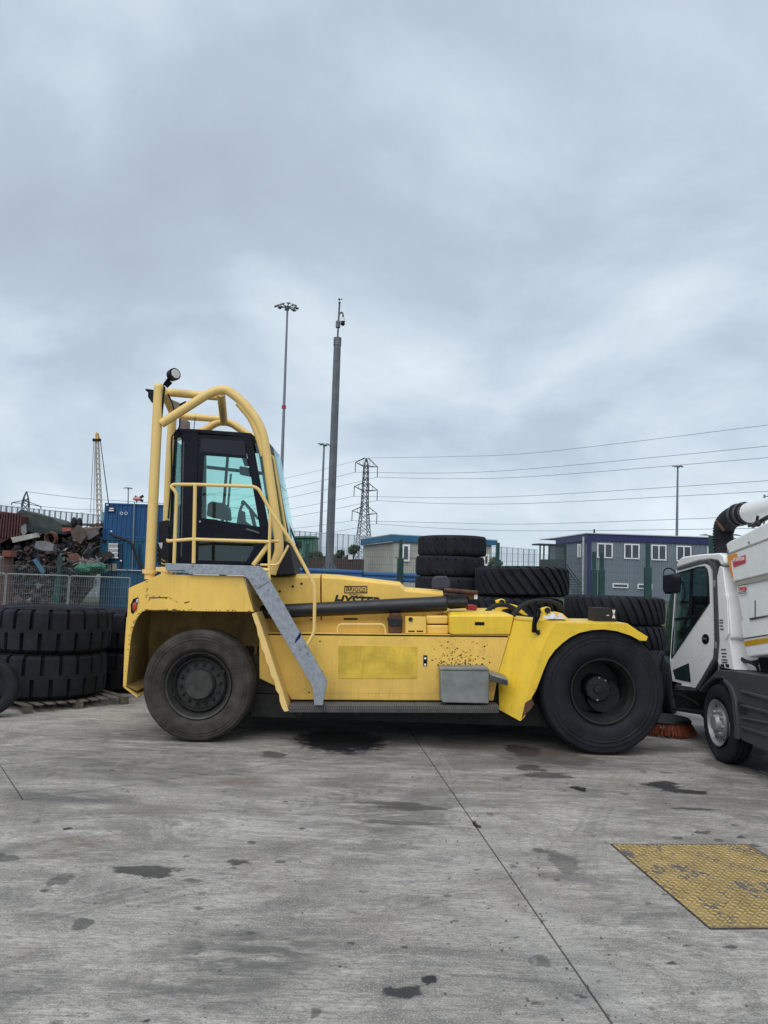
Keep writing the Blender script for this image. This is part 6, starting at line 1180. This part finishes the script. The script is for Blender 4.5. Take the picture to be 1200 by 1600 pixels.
t = thing('signal_post', 'short grey post with a side bracket at the right edge, above the sweeper boom', 'post', (P(1194, 900, 60)[0], 60, 1.2)); MB().tube([P(1194.5, 773, 60), P(1193, 860, 60)], .08, 6).build('post', MGM, t); MB().tube([P(1194.5, 775.5, 60), P(1215, 776, 60)], .04, 5).build('bracket', MGM, t); MB().ball(P(1201, 783, 60), .14, (1, 1, 1.6)).build('lamp', BLK, t)
# ---------------------------------------------------------------- pylons and lines
STL = mat('pylon_steel', (.10, .11, .13), .6, .3)
def lattice(m, zs, ws, base, r, skew=0):
    base = np.array(base, float)
    def crn(i, k): 
        a = R(45 + 90 * k) + skew; return base + np.array([math.cos(a) * ws[i], math.sin(a) * ws[i], zs[i]])
    for i in range(len(zs) - 1):
        for k in range(4):
            m.beam(crn(i, k), crn(i + 1, k), r * 1.3, r * 1.3); m.beam(crn(i, k), crn(i + 1, (k + 1) % 4), r, r); m.beam(crn(i, (k + 1) % 4), crn(i + 1, k), r, r)
    return m
QY = 250.
pb_ = P(567, 905, QY); pyl = thing('electricity_pylon', 'tall lattice electricity pylon with three pairs of arms, behind the cream cabin', 'pylon', (pb_[0], QY, 1.3))
zt_ = P(573, 716, QY)[2]; zs = [0]; w0 = 4.6
lv = np.linspace(0, 1, 19) ** .85; lean = np.array([P(574, 716, QY)[0] - pb_[0], 0, 0]) * 0
zs = [1.3 + (zt_ - 1.3) * t for t in lv]; ws = [(4.4 - 3.0 * min(1, t / .62)) if t < .62 else 1.4 - .5 * (t - .62) / .38 for t in lv]; ws[-1] = .15; ws[-2] = .8
cx_ = P(572.5, 716, QY)[0]; m = lattice(MB(), zs, ws, (cx_, QY, 0), .15, .35)
m.build('lattice_tower', STL, pyl, kind='stuff', smooth=False)
arms = [((555.6, 722.4), (590, 729.6), 572.5, 724), ((553.6, 760), (589.6, 766), 571.5, 762), ((550.4, 798), (589, 802.4), 570.5, 799)]; tips = []
ad = 4.2
for (l_, r_, cx, cy) in arms:
    tl_, tr_ = P(*l_, QY + ad * 1.3), P(*r_, QY - ad * .9); c = P(cx, cy, QY)
    for tp, sg_ in ((tl_, -1), (tr_, 1)):
        m = MB(); u_, lo = c + [0, 0, 1.8], c + [0, 0, -1.0]
        for e_ in (-1.1, 1.1): m.beam(u_ + [sg_ * .6, e_ * .6, 0], tp, .18, .18); m.beam(lo + [sg_ * .9, e_, 0], tp, .2, .2)
        for t in (.3, .6): m.beam(lo + (tp - lo) * t, u_ + (tp - u_) * t, .12, .12)
        m.build('cross_arm', STL, pyl, kind='stuff', smooth=False); ins = tp + np.array([0, 0, -3.4]); MB().tube([tp, ins], .16, 6).build('insulator', STL, pyl); tips.append(ins)
LINE = mat('power_line', (.13, .14, .16), .5, .3)
rt = [[(700, 739), (840, 731.6), (1200, 697)], [(700, 748), (840, 744), (1200, 715)], [(700, 777.6), (840, 774), (1200, 751)], [(700, 787), (840, 786), (1200, 767.6)], [(700, 817), (840, 818.6), (1200, 806)], [(700, 826), (840, 829.5), (1200, 825.5)]]
nmz = ['upper far', 'upper near', 'middle far', 'middle near', 'lower far', 'lower near']
Yat = lambda px: QY - (px - 575) * .14
for k, pts in enumerate(rt):
    ext = pts[-1]; sl_ = (pts[-1][1] - pts[-2][1]) / 360 * 1.15; pts = pts + [(1420, ext[1] + sl_ * 220)]
    path = spline([tips[k]] + [P(x, y, Yat(x)) for x, y in pts], 14); o = MB().tube(path, .055, 5).build('power_line', LINE); tag(o, '%s conductor running right from the main pylon across the sky' % nmz[k], 'power line', 'power lines')
lf = [(460, 761), (460, 775.6), (460, 794), (460, 807), (460, 825.6), (520, 831)]
for k, e_ in enumerate(lf):
    T0 = tips[k]; mid = P(*e_, 268); d_ = mid - T0; far_ = T0 + d_ * 5.2 + np.array([0, 0, 9.]); path = spline([T0, mid, T0 + d_ * 3 + np.array([0, 0, 2.]), far_], 14); o = MB().tube(path, .06, 5).build('power_line', LINE); tag(o, '%s conductor dropping left from the main pylon behind the cab' % nmz[k], 'power line', 'power lines')
o = MB().tube(spline([P(573.5, 715.5, QY), P(700, 713.5, Yat(700)), P(840, 707, Yat(840)), P(1200, 664, Yat(1200)), P(1420, 632, Yat(1420))], 14), .05, 5).build('earth_wire', LINE); tag(o, 'thin topmost earth wire rising right from the pylon peak', 'power line', 'power lines')
T0 = P(573.5, 715.5, QY); mid = P(460, 744, 268); d_ = mid - T0; o = MB().tube(spline([T0, mid, T0 + d_ * 3 + np.array([0, 0, 2.]), T0 + d_ * 5 + np.array([0, 0, 8.])], 14), .05, 5).build('earth_wire', LINE); tag(o, 'thin topmost earth wire dropping left from the pylon peak', 'power line', 'power lines')
PY2 = 330.; p2_ = thing('electricity_pylon', 'distant pylon top with one wide arm, above the scrap heap at the left', 'pylon', (P(39, 900, PY2)[0], PY2, 0)); cx2 = P(39, 800, PY2)[0]; zt2 = P(40, 768, PY2)[2]
zs2 = [zt2 * t for t in (0, .12, .24, .36, .46, .56, .66, .76, .85, .92, 1)]; ws2 = [5, 4.4, 3.8, 3.2, 2.7, 2.4, 2.2, 2.0, 1.9, 1.3, .1]
lattice(MB(), zs2, ws2, (cx2, PY2, 0), .26, .3).build('lattice_tower', STL, p2_, kind='stuff', smooth=False)
for e_ in ((18.5, 785.5), (64, 791.5)):
    tp = P(*e_, PY2); m = MB(); m.beam(P(38, 781.5, PY2), tp, .3, .3); m.beam(P(38, 786.5, PY2), tp, .3, .3); m.build('cross_arm', STL, p2_, kind='stuff'); MB().tube([tp, tp + [0, 0, -1]], .25, 5).build('insulator', STL, p2_)
for e0, e1 in (((64, 791.5), (163, 797)), ((40, 768), (163, 781))): o = MB().tube(spline([P(*e0, PY2), P((e0[0] + e1[0]) / 2, (e0[1] + e1[1]) / 2 + 1.2, PY2), P(*e1, PY2), P(430, e1[1] + 16, PY2 - 20)], 8), .09, 4).build('power_line', LINE); tag(o, '%s faint wire crossing the sky from the distant left pylon' % ('lower' if e0[0] == 64 else 'upper'), 'power line', 'power lines')
# ---------------------------------------------------------------- lattice crane jib
JY = 120.
crn_ = thing('crane_jib', 'pale lattice crane jib with a yellow head standing upright beyond the scrap heap', 'crane', (P(158, 900, JY)[0], JY, 0)); JW = mat('jib_cream', (.46, .42, .36), .6, var=.1); JYL = mat('jib_yellow', (.55, .36, .10), .5)
A, B = P(159, 900, JY), P(151.5, 690, JY); A = A + (B - A) * 0; m = MB(); n = 26
def jc(t, k): c = A + (B - A) * t; w = (.62 - .32 * t); a = R(45 + 90 * k); return c + np.array([math.cos(a) * w, math.sin(a) * w, 0])
for i in range(n):
    for k in range(4): m.beam(jc(i / n, k), jc((i + 1) / n, k), .11, .11); m.beam(jc(i / n, k), jc((i + 1) / n, (k + 1) % 4), .07, .07)
m.build('lattice_jib', JW, crn_, kind='stuff', smooth=False)
MB().slab([P(149, 690, JY), P(148.5, 680, JY), P(150, 675, JY), P(153, 676.5, JY), P(154, 683, JY), P(153.5, 690, JY)], (0, .5, 0)).build('jib_head', JYL, crn_, bevel=.05)
for x in (147, 155.5): MB().tube([P(x, 687.5, JY - .3), P(x, 687.5, JY + .5)], .28, 12).build('sheave', BLKM, crn_)
MB().slab([P(145.5, 686, JY), P(156.5, 686, JY), P(156.5, 689, JY), P(145.5, 689, JY)], (0, .3, 0)).build('head_frame', JYL, crn_)
for a, b in (((146.5, 689), (140, 830)), ((148.5, 689), (146, 830)), ((156.5, 689), (171, 800)), ((157, 689), (176, 830))): MB().tube([P(*a, JY), P(*b, JY)], .045, 5).build('cable', LINE, crn_)
MB().box(A[0] - 1, A[0] + 2, JY - 2, JY + 3, -.3, 1.).build('crane_base', BLKM, crn_, bevel=.1)

# ---------------------------------------------------------------- loose grit on the yard
q = random.Random(21); m = MB()
for i in range(900):
    x = q.uniform(-5, 6); y = 3.3 + 8 * q.random() ** 1.2; r = q.choice([.003, .004, .005, .008]) * q.uniform(.7, 1.5)
    if q.random() < .5: x = xA(y) + q.gauss(0, .25)
    m.add([(x + r, y, .0), (x - r * .6, y + r, .0), (x - r * .5, y - r, .0), (x, y, r * 1.2)], [(0, 1, 3), (1, 2, 3), (2, 0, 3)])
o = m.build('grit', mat('grit', (.12, .11, .10), .9, var=.5, scale=30), kind='stuff', smooth=False); tag(o, 'fine grit and crumbs scattered over the concrete yard', 'grit')
